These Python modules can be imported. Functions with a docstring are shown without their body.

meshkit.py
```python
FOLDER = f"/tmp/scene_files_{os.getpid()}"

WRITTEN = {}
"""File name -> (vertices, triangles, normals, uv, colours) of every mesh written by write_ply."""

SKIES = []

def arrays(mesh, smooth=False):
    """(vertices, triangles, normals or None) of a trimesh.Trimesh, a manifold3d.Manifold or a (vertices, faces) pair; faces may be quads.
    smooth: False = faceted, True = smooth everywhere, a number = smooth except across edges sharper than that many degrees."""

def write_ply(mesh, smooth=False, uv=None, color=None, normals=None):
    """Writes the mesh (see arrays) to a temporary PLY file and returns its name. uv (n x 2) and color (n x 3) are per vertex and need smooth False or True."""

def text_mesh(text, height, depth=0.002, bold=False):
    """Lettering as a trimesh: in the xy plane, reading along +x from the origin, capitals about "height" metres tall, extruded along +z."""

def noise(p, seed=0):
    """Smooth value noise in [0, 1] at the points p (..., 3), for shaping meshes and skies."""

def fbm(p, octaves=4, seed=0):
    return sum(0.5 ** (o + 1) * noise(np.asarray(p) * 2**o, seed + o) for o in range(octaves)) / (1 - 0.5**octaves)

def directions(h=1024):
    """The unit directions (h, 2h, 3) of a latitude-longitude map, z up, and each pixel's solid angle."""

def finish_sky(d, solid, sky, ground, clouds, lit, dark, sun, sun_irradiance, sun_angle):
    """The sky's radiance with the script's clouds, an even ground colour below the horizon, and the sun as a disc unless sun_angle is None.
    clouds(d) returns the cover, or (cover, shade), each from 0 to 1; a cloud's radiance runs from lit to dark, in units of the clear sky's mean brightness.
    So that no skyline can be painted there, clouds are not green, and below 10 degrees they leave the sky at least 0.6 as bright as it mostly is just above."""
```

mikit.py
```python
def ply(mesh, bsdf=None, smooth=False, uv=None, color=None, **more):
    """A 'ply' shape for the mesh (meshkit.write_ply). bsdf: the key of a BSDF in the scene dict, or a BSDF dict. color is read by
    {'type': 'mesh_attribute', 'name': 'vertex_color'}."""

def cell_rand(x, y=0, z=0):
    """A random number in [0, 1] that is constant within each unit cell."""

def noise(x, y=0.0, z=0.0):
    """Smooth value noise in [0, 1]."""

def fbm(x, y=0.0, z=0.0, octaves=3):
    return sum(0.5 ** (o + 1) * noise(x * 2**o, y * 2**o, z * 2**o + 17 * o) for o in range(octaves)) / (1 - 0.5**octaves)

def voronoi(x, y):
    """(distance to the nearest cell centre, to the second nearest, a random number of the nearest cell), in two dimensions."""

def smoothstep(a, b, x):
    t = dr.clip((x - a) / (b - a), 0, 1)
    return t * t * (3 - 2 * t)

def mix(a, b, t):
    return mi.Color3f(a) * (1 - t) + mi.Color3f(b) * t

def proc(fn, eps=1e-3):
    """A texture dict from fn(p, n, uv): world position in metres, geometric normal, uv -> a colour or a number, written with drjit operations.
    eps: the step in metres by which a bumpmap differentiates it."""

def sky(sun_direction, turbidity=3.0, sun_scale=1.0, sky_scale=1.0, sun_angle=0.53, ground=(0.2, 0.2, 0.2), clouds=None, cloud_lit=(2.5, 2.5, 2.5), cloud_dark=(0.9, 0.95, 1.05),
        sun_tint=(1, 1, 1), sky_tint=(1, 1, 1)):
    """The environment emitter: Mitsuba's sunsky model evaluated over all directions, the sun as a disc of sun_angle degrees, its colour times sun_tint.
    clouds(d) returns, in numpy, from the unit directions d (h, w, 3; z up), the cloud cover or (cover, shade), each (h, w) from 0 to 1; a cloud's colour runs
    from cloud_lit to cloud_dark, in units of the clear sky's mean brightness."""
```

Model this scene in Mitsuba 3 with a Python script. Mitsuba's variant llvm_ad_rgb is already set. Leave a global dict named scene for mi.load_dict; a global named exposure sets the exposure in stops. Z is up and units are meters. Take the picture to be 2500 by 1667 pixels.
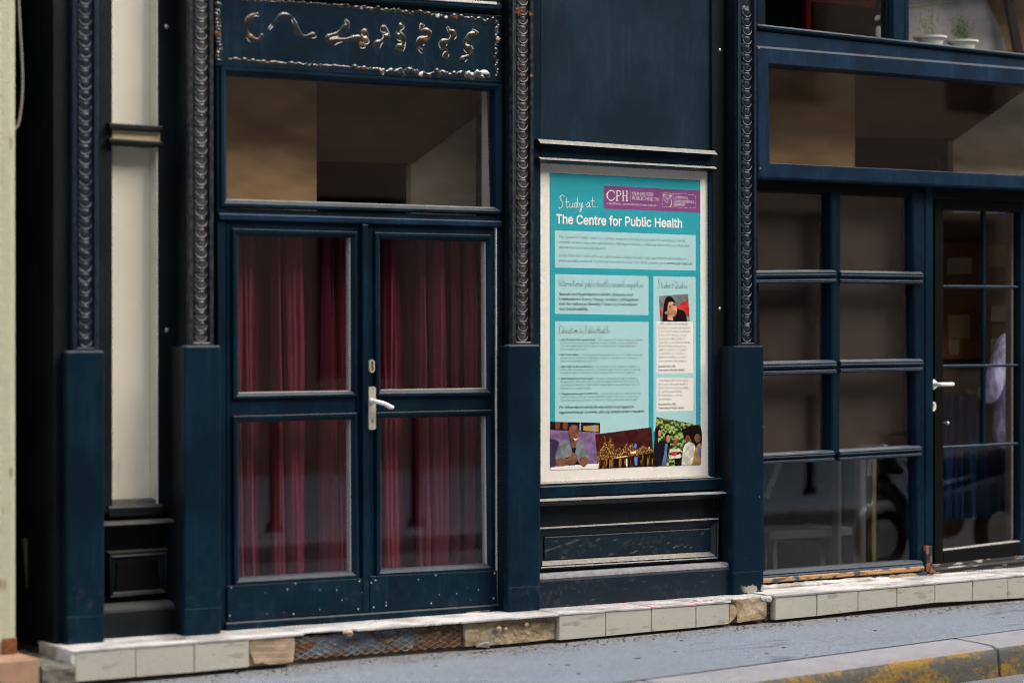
import glob, math, random
import numpy as np, trimesh, manifold3d, drjit as dr, mitsuba as mi
import mikit, meshkit
from mikit import proc, noise, fbm, smoothstep, mix, cell_rand
from shapely.geometry import Polygon, LineString, MultiPolygon
from shapely.ops import unary_union
from shapely import affinity
T = mi.ScalarTransform4f
rng = np.random.default_rng(7)
scene, labels = {}, {}

# ------------------------------------------------------------------ camera, sky, exposure
EYE = [-6.1052, -10.7013, 1.63]
AIM = [0.544636, 0.838666, -0.003254]
scene['camera'] = {'type': 'thinlens', 'fov': 23.5633, 'fov_axis': 'x', 'aperture_radius': 0.044, 'focus_distance': 13.4,
                   'near_clip': 0.1, 'far_clip': 500.0,
                   'to_world': T().look_at(origin=EYE, target=[EYE[k] + AIM[k] for k in range(3)], up=[0, 0, 1])}
scene['sky'] = mikit.sky((0.52, -0.60, 0.80), turbidity=3, sun_tint=(0.95, 0.98, 1.05), sun_scale=0.34, sun_angle=34, clouds=lambda d: 1.0,
                         cloud_lit=(2.25, 2.4, 2.7), ground=(0.12, 0.12, 0.12))
exposure = 3.12

# ------------------------------------------------------------------ materials
def two(b): return {'type': 'twosided', 'bsdf': b}
def lin(r, g, b):
    f = lambda c: (c / 255 / 12.92) if c <= 10 else ((c / 255 + 0.055) / 1.055) ** 2.4
    return [f(r), f(g), f(b)]
def rgb(c): return {'type': 'rgb', 'value': [float(v) for v in c]}
def principled(col, rough=0.5, spec=0.5, **k):
    return {'type': 'principled', 'base_color': col if isinstance(col, dict) else rgb(col), 'roughness': rough, 'specular': spec, **k}
def mat(name, b, two_sided=True): scene[name] = two(b) if two_sided else b; return name
def bumped(b, fn, scale, eps=1e-3): return {'type': 'bumpmap', 'arbitrary': proc(fn, eps), 'scale': scale, 'bsdf': b}

def paint_fn(base, dust_skylight, amount, low, top=0.42):
    def fn(p, n, uv):
        a = fbm(p.x * 5, p.y * 5, p.z * 2.2, 3)
        b = fbm(p.x * 70, p.y * 70, p.z * 22, 3)
        s = fbm(p.x * 190, p.y * 190, p.z * 150, 2)
        c = mix([v * 0.62 for v in base], [v * 1.45 for v in base], smoothstep(0.3, 0.7, a) * 0.6 + b * 0.4)
        st = smoothstep(0.55, 0.80, fbm(p.x * 42 + p.y * 30, 4.0, p.z * 1.6, 3)) * smoothstep(0.35, 0.65, a)
        c = mix(c, [v * 1.6 + 0.006 for v in base], st * 0.55)
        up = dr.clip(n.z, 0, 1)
        d = amount * smoothstep(0.45, 0.9, b * 0.5 + a * 0.5) + top * up * (0.5 + 0.5 * b)  # upward faces paler: settled dust plus sky light put into the colour
        near = smoothstep(0.75, 0.15, p.z)
        d = d + low * near * smoothstep(0.56, 0.8, fbm(p.x * 22, p.y * 22, p.z * 16, 3) * 0.55 + s * 0.45)
        return mix(c, dust_skylight, dr.clip(d, 0, 1))
    return proc(fn)
def brush(p, n, uv): return fbm(p.x * 70, p.y * 70, p.z * 20, 3) + 0.35 * fbm(p.x * 260, p.y * 260, p.z * 240, 2)

NAVY = [0.0004, 0.0108, 0.0225]
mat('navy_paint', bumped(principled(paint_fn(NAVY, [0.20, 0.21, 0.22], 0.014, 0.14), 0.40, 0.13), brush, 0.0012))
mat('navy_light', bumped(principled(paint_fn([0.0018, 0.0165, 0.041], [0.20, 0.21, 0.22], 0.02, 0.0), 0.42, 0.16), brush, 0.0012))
mat('navy_dark', bumped(principled(paint_fn([0.0022, 0.0055, 0.0075], [0.2, 0.2, 0.19], 0.012, 0.05), 0.5, 0.2), brush, 0.001))  # near-black bay paint; also darkens returns and reveals where shade falls
mat('black_paint', principled([0.0013, 0.0017, 0.002], 0.45, 0.15))
def cast_fn(p, n, uv):
    b = fbm(p.x * 60, p.y * 60, p.z * 45, 3)
    c = mix([0.006, 0.009, 0.014], [0.035, 0.037, 0.042], smoothstep(0.35, 0.75, b))
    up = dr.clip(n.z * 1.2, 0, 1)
    c = mix(c, [0.33, 0.32, 0.30], up * (0.35 + 0.5 * b))  # upward slopes painted paler, like caps lit from the sky
    r = smoothstep(0.80, 0.84, fbm(p.x * 13 + 3, p.y * 5, p.z * 9, 3)) 
    return mix(c, [0.28, 0.085, 0.02], r)
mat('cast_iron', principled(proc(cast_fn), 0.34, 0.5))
def cast_blue_fn(p, n, uv):
    b = fbm(p.x * 60, p.y * 60, p.z * 45, 3)
    c = mix([0.003, 0.010, 0.022], [0.010, 0.020, 0.036], smoothstep(0.35, 0.75, b))
    return mix(c, [0.16, 0.17, 0.18], dr.clip(n.z, 0, 1) * (0.2 + 0.3 * b))  # sky-lit upper slopes painted in here too
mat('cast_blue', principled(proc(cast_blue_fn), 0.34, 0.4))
mat('bright_edge', principled([0.55, 0.54, 0.5], 0.5))
mat('putty', principled([0.30, 0.30, 0.285], 0.6))
mat('nickel', principled([0.60, 0.56, 0.46], 0.38, 0.5, metallic=0.55))
mat('aluminium', principled([0.80, 0.77, 0.82], 0.32, 0.6, metallic=0.35))
mat('brass', principled([0.28, 0.14, 0.05], 0.4, 0.5, metallic=0.6))
mat('steel', principled([0.55, 0.55, 0.55], 0.3, 0.5, metallic=0.8))
mat('white_plastic', principled([0.8, 0.8, 0.76], 0.35))
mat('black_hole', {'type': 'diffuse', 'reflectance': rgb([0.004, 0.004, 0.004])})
scene['glass'] = {'type': 'thindielectric', 'int_ior': 1.52}
def cream_fn(p, n, uv):
    a = fbm(p.x * 6, p.y * 6, p.z * 1.5, 3); b = fbm(p.x * 40, p.y * 40, p.z * 9, 3)
    c = mix([0.70, 0.67, 0.55], [0.76, 0.735, 0.625], a)
    return mix(c, [0.42, 0.40, 0.30], smoothstep(0.58, 0.8, b) * smoothstep(1.5, 0.9, p.z) * 0.5)
mat('cream_panel', principled(proc(cream_fn), 0.5, 0.4))
mat('cream_strip', {'type': 'diffuse', 'reflectance': rgb([0.60, 0.48, 0.30])})
def tile_fn(p, n, uv):
    a = fbm(p.x * 4, p.y * 4, p.z * 4, 3); b = fbm(p.x * 55, p.y * 55, p.z * 55, 3)
    c = mix([0.36, 0.36, 0.31], [0.46, 0.455, 0.40], a * 0.6 + b * 0.4)
    st = smoothstep(0.63, 0.75, fbm(p.x * 9 + 2, p.y * 9, p.z * 22, 3))
    c = mix(c, [0.22, 0.19, 0.13], st * 0.55)
    sp = smoothstep(0.74, 0.80, fbm(p.x * 120, p.y * 120, p.z * 120, 2))
    return mix(c, [0.08, 0.075, 0.06], sp * 0.6)
mat('tile', principled(proc(tile_fn), 0.35, 0.5))
def slab_fn(p, n, uv):
    a = fbm(p.x * 7, p.y * 12, p.z * 9, 3); b = fbm(p.x * 60, p.y * 60, p.z * 60, 3)
    c = mix([0.33, 0.32, 0.305], [0.54, 0.535, 0.53], smoothstep(0.3, 0.65, a))
    c = mix(c, [0.22, 0.195, 0.16], smoothstep(0.50, 0.74, b * 0.6 + 0.4 * fbm(p.x * 5, p.y * 9, 1.0, 3)) * 0.7)
    pk = smoothstep(0.66, 0.72, fbm(p.x * 11, p.y * 30, 5.0, 3)) * smoothstep(0.9, 1.2, p.x) * smoothstep(2.1, 1.9, p.x)
    return mix(c, [0.72, 0.34, 0.40], pk * 0.7)
mat('slab', principled(proc(slab_fn), 0.5, 0.4))
def stone_fn(p, n, uv):
    a = fbm(p.x * 9, p.y * 9, p.z * 14, 4); b = fbm(p.x * 90, p.y * 90, p.z * 90, 3)
    c = mix([0.15, 0.115, 0.07], [0.46, 0.37, 0.25], smoothstep(0.3, 0.7, a * 0.65 + b * 0.35))
    g = smoothstep(0.55, 0.7, fbm(p.x * 5 + 9, p.y, p.z * 11, 3))
    return mix(c, [0.27, 0.25, 0.22], g * 0.7)
mat('stone', bumped(principled(proc(stone_fn), 0.8, 0.2), lambda p, n, uv: fbm(p.x * 60, p.y * 60, p.z * 60, 3), 0.006))
mat('mortar', principled([0.30, 0.26, 0.20], 0.85, 0.2))
def rendered_fn(p, n, uv):
    c = mix([0.27, 0.20, 0.13], [0.50, 0.39, 0.28], smoothstep(0.3, 0.75, fbm(p.x * 14, p.y * 14, p.z * 14, 4)))
    t = (p.z + 0.05 * p.x) / 0.031
    l = smoothstep(0.10, 0.03, dr.abs(t - dr.floor(t) - 0.5)) * smoothstep(0.3, 0.5, fbm(p.x * 20, 1.0, p.z * 9, 2))
    return mix(c, [0.62, 0.56, 0.47], l * 0.5)
mat('rendered_stone', principled(proc(rendered_fn), 0.8, 0.2))
def rust_fn(p, n, uv):
    b = fbm(p.x * 45, p.y * 45, p.z * 45, 4)
    c = mix([0.035, 0.020, 0.013], [0.095, 0.050, 0.027], smoothstep(0.25, 0.75, b))
    m = smoothstep(0.36, 0.50, fbm(p.x * 8 + 40, p.y, p.z * 16, 3)) * smoothstep(0.40, 0.26, dr.abs(p.x + 0.22)) * smoothstep(0.07, 0.10, p.z)
    c = mix(c, mix([0.045, 0.095, 0.150], [0.085, 0.165, 0.235], b), m)
    w = smoothstep(0.66, 0.74, fbm(p.x * 30, p.y, p.z * 50 + 7, 3)) * smoothstep(0.5, 0.3, dr.abs(p.x + 0.1))
    return mix(c, [0.42, 0.36, 0.25], w * 0.75)
mat('rusty_plate', principled(proc(rust_fn), 0.6, 0.4))
mat('rust', principled(proc(lambda p, n, uv: mix([0.06, 0.022, 0.01], [0.26, 0.10, 0.035], fbm(p.x * 70, p.y * 70, p.z * 70, 3))), 0.75, 0.3))
mat('blue_rust', principled(proc(lambda p, n, uv: mix([0.012, 0.022, 0.045], [0.26, 0.08, 0.03], smoothstep(0.52, 0.62, fbm(p.x * 35, p.y * 35, p.z * 16, 3)))), 0.6, 0.3))
def wood_fn(p, n, uv):
    g = fbm(p.x * 5, p.y * 150, p.z * 150, 3)
    c = mix([0.26, 0.13, 0.055], [0.56, 0.34, 0.17], g)
    return mix(c, [0.03, 0.05, 0.08], smoothstep(0.56, 0.62, fbm(p.x * 18, 3.0, p.z * 60, 3)) * 0.9)
mat('bare_wood', principled(proc(wood_fn), 0.6, 0.3))
def peeling_fn(p, n, uv):
    m = smoothstep(0.50, 0.54, fbm(p.x * 11 + 5, p.y * 9, p.z * 17, 4) + 0.22 * smoothstep(0.255, 0.20, p.z) - 0.06)
    c = mix([0.010, 0.024, 0.055], [0.02, 0.036, 0.07], fbm(p.x * 40, p.y, p.z * 60, 3))
    return mix(c, mix([0.20, 0.14, 0.08], [0.42, 0.33, 0.22], fbm(p.x * 70, p.y, p.z * 40, 3)), m)
mat('peeling_paint', principled(proc(peeling_fn), 0.55, 0.4))
def chipped_fn(p, n, uv):
    a = fbm(p.x * 5, p.y * 5, p.z * 2.2, 3); b = fbm(p.x * 60, p.y * 60, p.z * 9, 3)
    c = mix([v * 0.78 for v in NAVY], [v * 1.25 for v in NAVY], a)
    c = mix(c, [0.2, 0.21, 0.22], 0.015 * smoothstep(0.5, 0.85, b))
    ch = smoothstep(0.52, 0.55, fbm(p.x * 34, p.y * 30, p.z * 26, 4) + 0.34 * smoothstep(0.29, 0.20, p.z) - 0.26) * smoothstep(2.27, 2.34, p.x)
    return mix(c, [0.34, 0.32, 0.27], ch)
mat('chipped_navy', bumped(principled(proc(chipped_fn), 0.40, 0.13), brush, 0.0012))
def asphalt_fn(p, n, uv):
    f = fbm(p.x * 110, p.y * 110, 1.0, 2); a = fbm(p.x * 1.5, p.y * 4, 2.0, 4); m = fbm(p.x * 26, p.y * 34, 3.0, 3)
    c = mix([0.105, 0.126, 0.156], [0.205, 0.24, 0.285], a * 0.35 + f * 0.40 + m * 0.25)
    ag = smoothstep(0.62, 0.74, fbm(p.x * 130 + 7, p.y * 130, 5.0, 2))
    c = mix(c, [0.34, 0.36, 0.40], ag * 0.35)
    sm = smoothstep(0.69, 0.80, fbm(p.x * 3 + 4, p.y * 15, 8.0, 4)) * smoothstep(0.35, 0.6, fbm(p.x * 1.1, p.y * 2.0, 4.0, 2))
    c = mix(c, [0.06, 0.065, 0.09], sm * 0.6)
    edge = smoothstep(-0.56, -0.30, p.y)
    c = mix(c, [0.17, 0.145, 0.125], edge * 0.45)
    grit = smoothstep(0.60, 0.70, fbm(p.x * 75, p.y * 75, 9.0, 3)) * smoothstep(-0.62, -0.34, p.y)
    c = mix(c, [0.045, 0.036, 0.032], grit * 0.8)
    sp = smoothstep(0.70, 0.76, fbm(p.x * 60, p.y * 90, 6.0, 2))
    return mix(c, [0.07, 0.075, 0.09], sp * 0.4)
mat('asphalt_walk', bumped(principled(proc(asphalt_fn), 0.75, 0.3), lambda p, n, uv: fbm(p.x * 220, p.y * 220, 0.0, 2), 0.0022))
def road_fn(p, n, uv):
    f = fbm(p.x * 200, p.y * 200, 1.0, 2); a = fbm(p.x * 0.8, p.y * 1.5, 2.0, 3)
    return mix([0.085, 0.09, 0.10], [0.16, 0.165, 0.18], a * 0.5 + f * 0.5)
mat('asphalt_road', principled(proc(road_fn), 0.8, 0.3))
def kerb_fn(p, n, uv):
    f = fbm(p.x * 150, p.y * 150, p.z * 150, 3); a = fbm(p.x * 6, p.y * 6, p.z * 10, 3)
    c = mix([0.17, 0.17, 0.19], [0.30, 0.30, 0.325], f * 0.5 + a * 0.5)
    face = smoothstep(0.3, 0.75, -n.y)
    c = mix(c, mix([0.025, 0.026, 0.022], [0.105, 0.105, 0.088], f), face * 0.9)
    y = smoothstep(0.47, 0.62, fbm(p.x * 3.2 + 1.5, p.y * 3, p.z * 9, 4) * 0.7 + fbm(p.x * 55, p.y * 20, p.z * 32, 3) * 0.3 + 0.02)
    return mix(c, mix([0.14, 0.078, 0.008], [0.42, 0.245, 0.015], f), y * dr.clip(face + 0.25 * smoothstep(0.1, 0.4, -n.y), 0, 1) * 0.85)
mat('kerb_granite', bumped(principled(proc(kerb_fn), 0.75, 0.3), lambda p, n, uv: fbm(p.x * 90, p.y * 90, p.z * 90, 3), 0.005))
def neigh_fn(p, n, uv):
    a = fbm(p.x * 30, p.y * 30, p.z * 3, 3)
    c = mix([0.42, 0.43, 0.31], [0.47, 0.475, 0.35], a)
    r = smoothstep(0.72, 0.9, fbm(p.x * 25, p.y * 25, p.z * 6, 3) + 0.42 * smoothstep(0.55, 0.15, p.z))
    return mix(c, [0.17, 0.085, 0.03], r * 0.85)
mat('neighbour_paint', principled(proc(neigh_fn), 0.55, 0.4))
mat('terracotta', principled(proc(lambda p, n, uv: mix([0.19, 0.105, 0.065], [0.40, 0.25, 0.16], fbm(p.x * 16, p.y * 16, p.z * 10, 4))), 0.7, 0.3))
mat('rough_stone', bumped(principled(proc(lambda p, n, uv: mix([0.05, 0.047, 0.042], [0.20, 0.185, 0.16], fbm(p.x * 26, p.y * 26, p.z * 26, 4))), 0.85, 0.2), lambda p, n, uv: fbm(p.x * 40, p.y * 40, p.z * 40, 3), 0.01))
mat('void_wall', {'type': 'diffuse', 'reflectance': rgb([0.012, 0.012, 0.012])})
mat('cable_white', principled([0.22, 0.22, 0.17], 0.5))
mat('grey_pipe', principled([0.055, 0.06, 0.06], 0.5))

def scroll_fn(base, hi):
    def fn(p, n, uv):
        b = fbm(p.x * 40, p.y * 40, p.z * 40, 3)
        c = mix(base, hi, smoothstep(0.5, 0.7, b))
        return mix(c, [0.8, 0.78, 0.76], smoothstep(0.60, 0.66, fbm(p.x * 18 + 9, p.y * 22, p.z * 18, 2)) * smoothstep(0.35, 0.8, n.z))  # white glints painted in patches on the upward sides
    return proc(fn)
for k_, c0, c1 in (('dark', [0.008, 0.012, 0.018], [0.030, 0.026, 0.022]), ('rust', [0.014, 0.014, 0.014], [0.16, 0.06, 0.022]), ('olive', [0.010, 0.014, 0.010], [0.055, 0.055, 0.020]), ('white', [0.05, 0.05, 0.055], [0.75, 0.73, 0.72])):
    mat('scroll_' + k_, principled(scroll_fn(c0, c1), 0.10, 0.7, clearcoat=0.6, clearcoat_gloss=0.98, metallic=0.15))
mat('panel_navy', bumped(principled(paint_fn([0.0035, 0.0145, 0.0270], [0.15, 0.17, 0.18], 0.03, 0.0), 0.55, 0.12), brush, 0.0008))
mat('dusty_toplit_navy', bumped(principled(paint_fn([0.0025, 0.0080, 0.0145], [0.46, 0.445, 0.41], 0.02, 0.08, 0.95), 0.34, 0.35), brush, 0.0012))
def scuff_fn(p, n, uv):
    a = fbm(p.x * 5, p.y * 5, p.z * 2.2, 3); b = fbm(p.x * 60, p.y * 60, p.z * 40, 3)
    c = mix([0.0018, 0.0095, 0.019], [0.0045, 0.0145, 0.026], a)
    s = smoothstep(0.64, 0.78, fbm(p.x * 26, p.y * 26, p.z * 60 - p.x * 14, 4)) * smoothstep(0.4, 0.6, fbm(p.x * 6 + 1, p.y, p.z * 9, 2))
    c = mix(c, [0.26, 0.24, 0.21], s * 0.28)
    c = mix(c, [0.10, 0.105, 0.11], smoothstep(0.45, 0.8, b) * smoothstep(0.4, 0.7, fbm(p.x * 4, 2.0, p.z * 12, 3)) * 0.22)
    return mix(c, [0.45, 0.46, 0.48], dr.clip(n.z, 0, 1) * (0.3 + 0.5 * b))  # besides the scuffs, upward faces are painted paler as if sky-lit
mat('navy_scuffed', bumped(principled(proc(scuff_fn), 0.38, 0.3), brush, 0.0014))
mat('weathered_black', principled(proc(lambda p, n, uv: mix([0.006, 0.006, 0.006], [0.30, 0.28, 0.24], smoothstep(0.62, 0.70, fbm(p.x * 12, p.y * 60, p.z * 60, 4)))), 0.5, 0.4))
mat('facade_cream', principled(proc(lambda p, n, uv: mix([0.36, 0.32, 0.26], [0.46, 0.42, 0.35], fbm(p.x * 2, p.y * 2, p.z * 2, 4))), 0.8, 0.2))
mat('facade_brown', principled(proc(lambda p, n, uv: mix([0.15, 0.105, 0.072], [0.25, 0.185, 0.135], fbm(p.x * 0.8, p.y, p.z * 1.2, 4))), 0.85, 0.2))
mat('ochre_post', {'type': 'diffuse', 'reflectance': rgb([0.17, 0.15, 0.06])})

def rib_fn(p, n, uv):
    b = fbm(p.x * 45, p.y * 45, p.z * 45, 4)
    c = mix([0.07, 0.036, 0.02], [0.21, 0.125, 0.07], smoothstep(0.3, 0.72, b))
    m = smoothstep(0.45, 0.56, fbm(p.x * 13 + 40, p.y, p.z * 24, 3)) * smoothstep(0.46, 0.28, dr.abs(p.x + 0.22))
    return mix(c, [0.16, 0.20, 0.22], m * 0.8)
mat('plate_rib', principled(proc(rib_fn), 0.5, 0.5))

mat('worn_rim', principled(proc(lambda p, n, uv: mix([0.035, 0.04, 0.05], [0.15, 0.148, 0.145], smoothstep(0.3, 0.7, fbm(p.x * 60, p.y * 60, p.z * 40, 3)))), 0.36, 0.5))
mat('worn_rim_blue', principled(proc(lambda p, n, uv: mix([0.008, 0.018, 0.035], [0.10, 0.12, 0.15], smoothstep(0.4, 0.7, fbm(p.x * 60, p.y * 60, p.z * 40, 3)))), 0.36, 0.45))
mat('glint_white', principled([0.78, 0.76, 0.74], 0.3, 0.6, clearcoat=1.0))

# ------------------------------------------------------------------ mesh helpers
def number(key):
    if key not in scene and not any(k.startswith(key + '__') for k in scene): return key
    i = 1
    while f'{key}_{i:03d}' in scene or any(k.startswith(f'{key}_{i:03d}__') for k in scene): i += 1
    return f'{key}_{i:03d}'
USED = set()
def name(key):
    """the next free key for a thing or a part that will have children"""
    k, i = key, 0
    while k in USED or k in scene: i += 1; k = f'{key}_{i:03d}'
    USED.add(k); return k
def add(key, mesh, m, smooth=False, label=None, **more):
    k = name(key)
    if isinstance(mesh, list): mesh = trimesh.util.concatenate(mesh)
    scene[k] = mikit.ply(mesh, m, smooth=smooth, **more)
    if label: labels[k] = {'label': label}
    return k
def thing(key, label, cat, group=None, kind=None):
    k = name(key); labels[k] = {'label': label, 'category': cat}
    if group: labels[k]['group'] = group
    if kind: labels[k]['kind'] = kind
    return k
def tag(k, label, cat, group=None):
    labels[k] = {'label': label, 'category': cat}
    if group: labels[k]['group'] = group
    return k
def struct(key, mesh, m, **k):
    q = add(key, mesh, m, **k); labels[q] = {'kind': 'structure'}; return q

def fixed(v, f):
    m = trimesh.Trimesh(np.asarray(v, float), np.asarray(f), process=True)
    trimesh.repair.fix_normals(m); return m
def quads(f): f = np.asarray(f); return np.vstack([f[:, [0, 1, 2]], f[:, [0, 2, 3]]])
def slab(q, yf, yb, bev=0.003):
    """four corners (x, z) TL TR BR BL: a board between y = yf (street side, chamfered) and yb"""
    q = np.asarray(q, float); s = np.array([[1, -1], [-1, -1], [-1, 1], [1, 1]]) * bev
    rings = [(q + s, yf), (q, yf + bev), (q, yb)] if bev else [(q, yf), (q, yb)]
    v = [(x, y, z) for r, y in rings for x, z in r]
    f = [[k * 4 + i, k * 4 + (i + 1) % 4, k * 4 + 4 + (i + 1) % 4, k * 4 + 4 + i] for k in range(len(rings) - 1) for i in range(4)]
    f += [[3, 2, 1, 0], [len(v) - 4, len(v) - 3, len(v) - 2, len(v) - 1]]
    return fixed(v, quads(f))
def frame(o, i, prof):
    """a mitred frame between the outer and inner corners; prof: closed profile of (t from outer 0 to inner 1, y)"""
    o, i, n = np.asarray(o, float), np.asarray(i, float), len(prof)
    v, f = [], []
    for c in range(4):
        for t, y in prof:
            p = o[c] + (i[c] - o[c]) * t; v.append((p[0], y, p[1]))
    for c in range(4):
        d = (c + 1) % 4
        for k in range(n):
            l = (k + 1) % n; f.append([c * n + k, d * n + k, d * n + l, c * n + l])
    return fixed(v, quads(f))
def flatprof(yf, yb, b=0.12, yi=None):
    yi = yf + 0.006 if yi is None else yi
    return [(0, yb), (0, yf + 0.004), (b * 0.6, yf), (1 - b, yf), (1, yi), (1, yb)]
def run(x0, z0, x1, z1, prof):
    """a moulding along x: prof is a closed list of (y, dz)"""
    n = len(prof); v = [(x0, y, z0 + d) for y, d in prof] + [(x1, y, z1 + d) for y, d in prof]
    f = quads([[k, (k + 1) % n, n + (k + 1) % n, n + k] for k in range(n)]).tolist()
    cap = trimesh.creation.triangulate_polygon(Polygon(prof), engine='earcut')
    m = trimesh.Trimesh(np.asarray(v, float), f, process=False)
    caps = [trimesh.Trimesh(np.c_[np.full(len(cap[0]), x), cap[0][:, 0], cap[0][:, 1] + z], cap[1], process=False) for x, z in ((x0, z0), (x1, z1))]
    m = trimesh.util.concatenate([m] + caps); m.merge_vertices(); trimesh.repair.fix_normals(m); return m
def cbox(x0, x1, y0, y1, z0, z1, b=0.003):
    xs, ys, zs = sorted((x0, x1)), sorted((y0, y1)), sorted((z0, z1))
    b = min(b, 0.45 * min(xs[1] - xs[0], ys[1] - ys[0], zs[1] - zs[0])); v = []
    for i in (0, 1):
        for j in (0, 1):
            for k in (0, 1):
                c = np.array([xs[i], ys[j], zs[k]]); s = np.array([1 - 2 * i, 1 - 2 * j, 1 - 2 * k]) * b
                for a in range(3):
                    w = c + s; w[a] = c[a]; v.append(w)
    m = trimesh.convex.convex_hull(np.array(v)); return m
def rbox(x0, x1, y0, y1, z0, z1, r, seg=4):
    """a box with its upright street-side edges and top edges rounded"""
    v = []
    for xi, sx in ((x0 + r, -1), (x1 - r, 1)):
        for a in np.linspace(0, math.pi / 2, seg + 1):
            dx, dy = sx * math.sin(a) * r, -math.cos(a) * r
            v += [(xi + dx, y0 + r + dy, z0), (xi + dx, y0 + r + dy, z1 - r)]
            for e in np.linspace(0, math.pi / 2, seg + 1)[1:]:
                v.append((xi + dx * math.cos(e), y0 + r + dy * math.cos(e), z1 - r + r * math.sin(e)))
        v += [(xi + sx * r, y1, z0), (xi + sx * r, y1, z1 - r)]
    for x in (x0 + r, x1 - r): v.append((x, y1, z1))
    return trimesh.convex.convex_hull(np.array(v))
def tube(path, rad, n=10, cap=True, squash=None):
    p = np.asarray(path, float); k = len(p); rad = np.broadcast_to(rad, k)
    t = np.gradient(p, axis=0); t /= np.linalg.norm(t, axis=1, keepdims=True)
    up = np.array([0, 1.0, 0]) if abs(t[:, 1]).max() < 0.9 else np.array([0, 0, 1.0])
    v, f = [], []
    for i in range(k):
        a = np.cross(t[i], up); a /= max(np.linalg.norm(a), 1e-9); b = np.cross(a, t[i])
        for j in range(n):
            w = 2 * math.pi * j / n
            v.append(p[i] + rad[i] * (math.cos(w) * a + math.sin(w) * b * (squash or 1)))
    for i in range(k - 1):
        for j in range(n): f.append([i * n + j, i * n + (j + 1) % n, (i + 1) * n + (j + 1) % n, (i + 1) * n + j])
    f = quads(f).tolist()
    if cap:
        v += [p[0], p[-1]]
        for j in range(n): f += [[k * n, (j + 1) % n, j], [k * n + 1, (k - 1) * n + j, (k - 1) * n + (j + 1) % n]]
    return fixed(v, f)
def lathe(prof, c, n=24, axis='z'):
    v, f = [], []; m = len(prof)
    for j in range(n):
        w = 2 * math.pi * j / n
        for r, h in prof:
            q = (r * math.cos(w), r * math.sin(w), h) if axis == 'z' else (r * math.cos(w), -h, r * math.sin(w))
            v.append(np.add(c, q))
    for j in range(n):
        for i in range(m - 1): f.append([j * m + i, ((j + 1) % n) * m + i, ((j + 1) % n) * m + i + 1, j * m + i + 1])
    return trimesh.Trimesh(np.asarray(v), quads(f), process=False)
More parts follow.
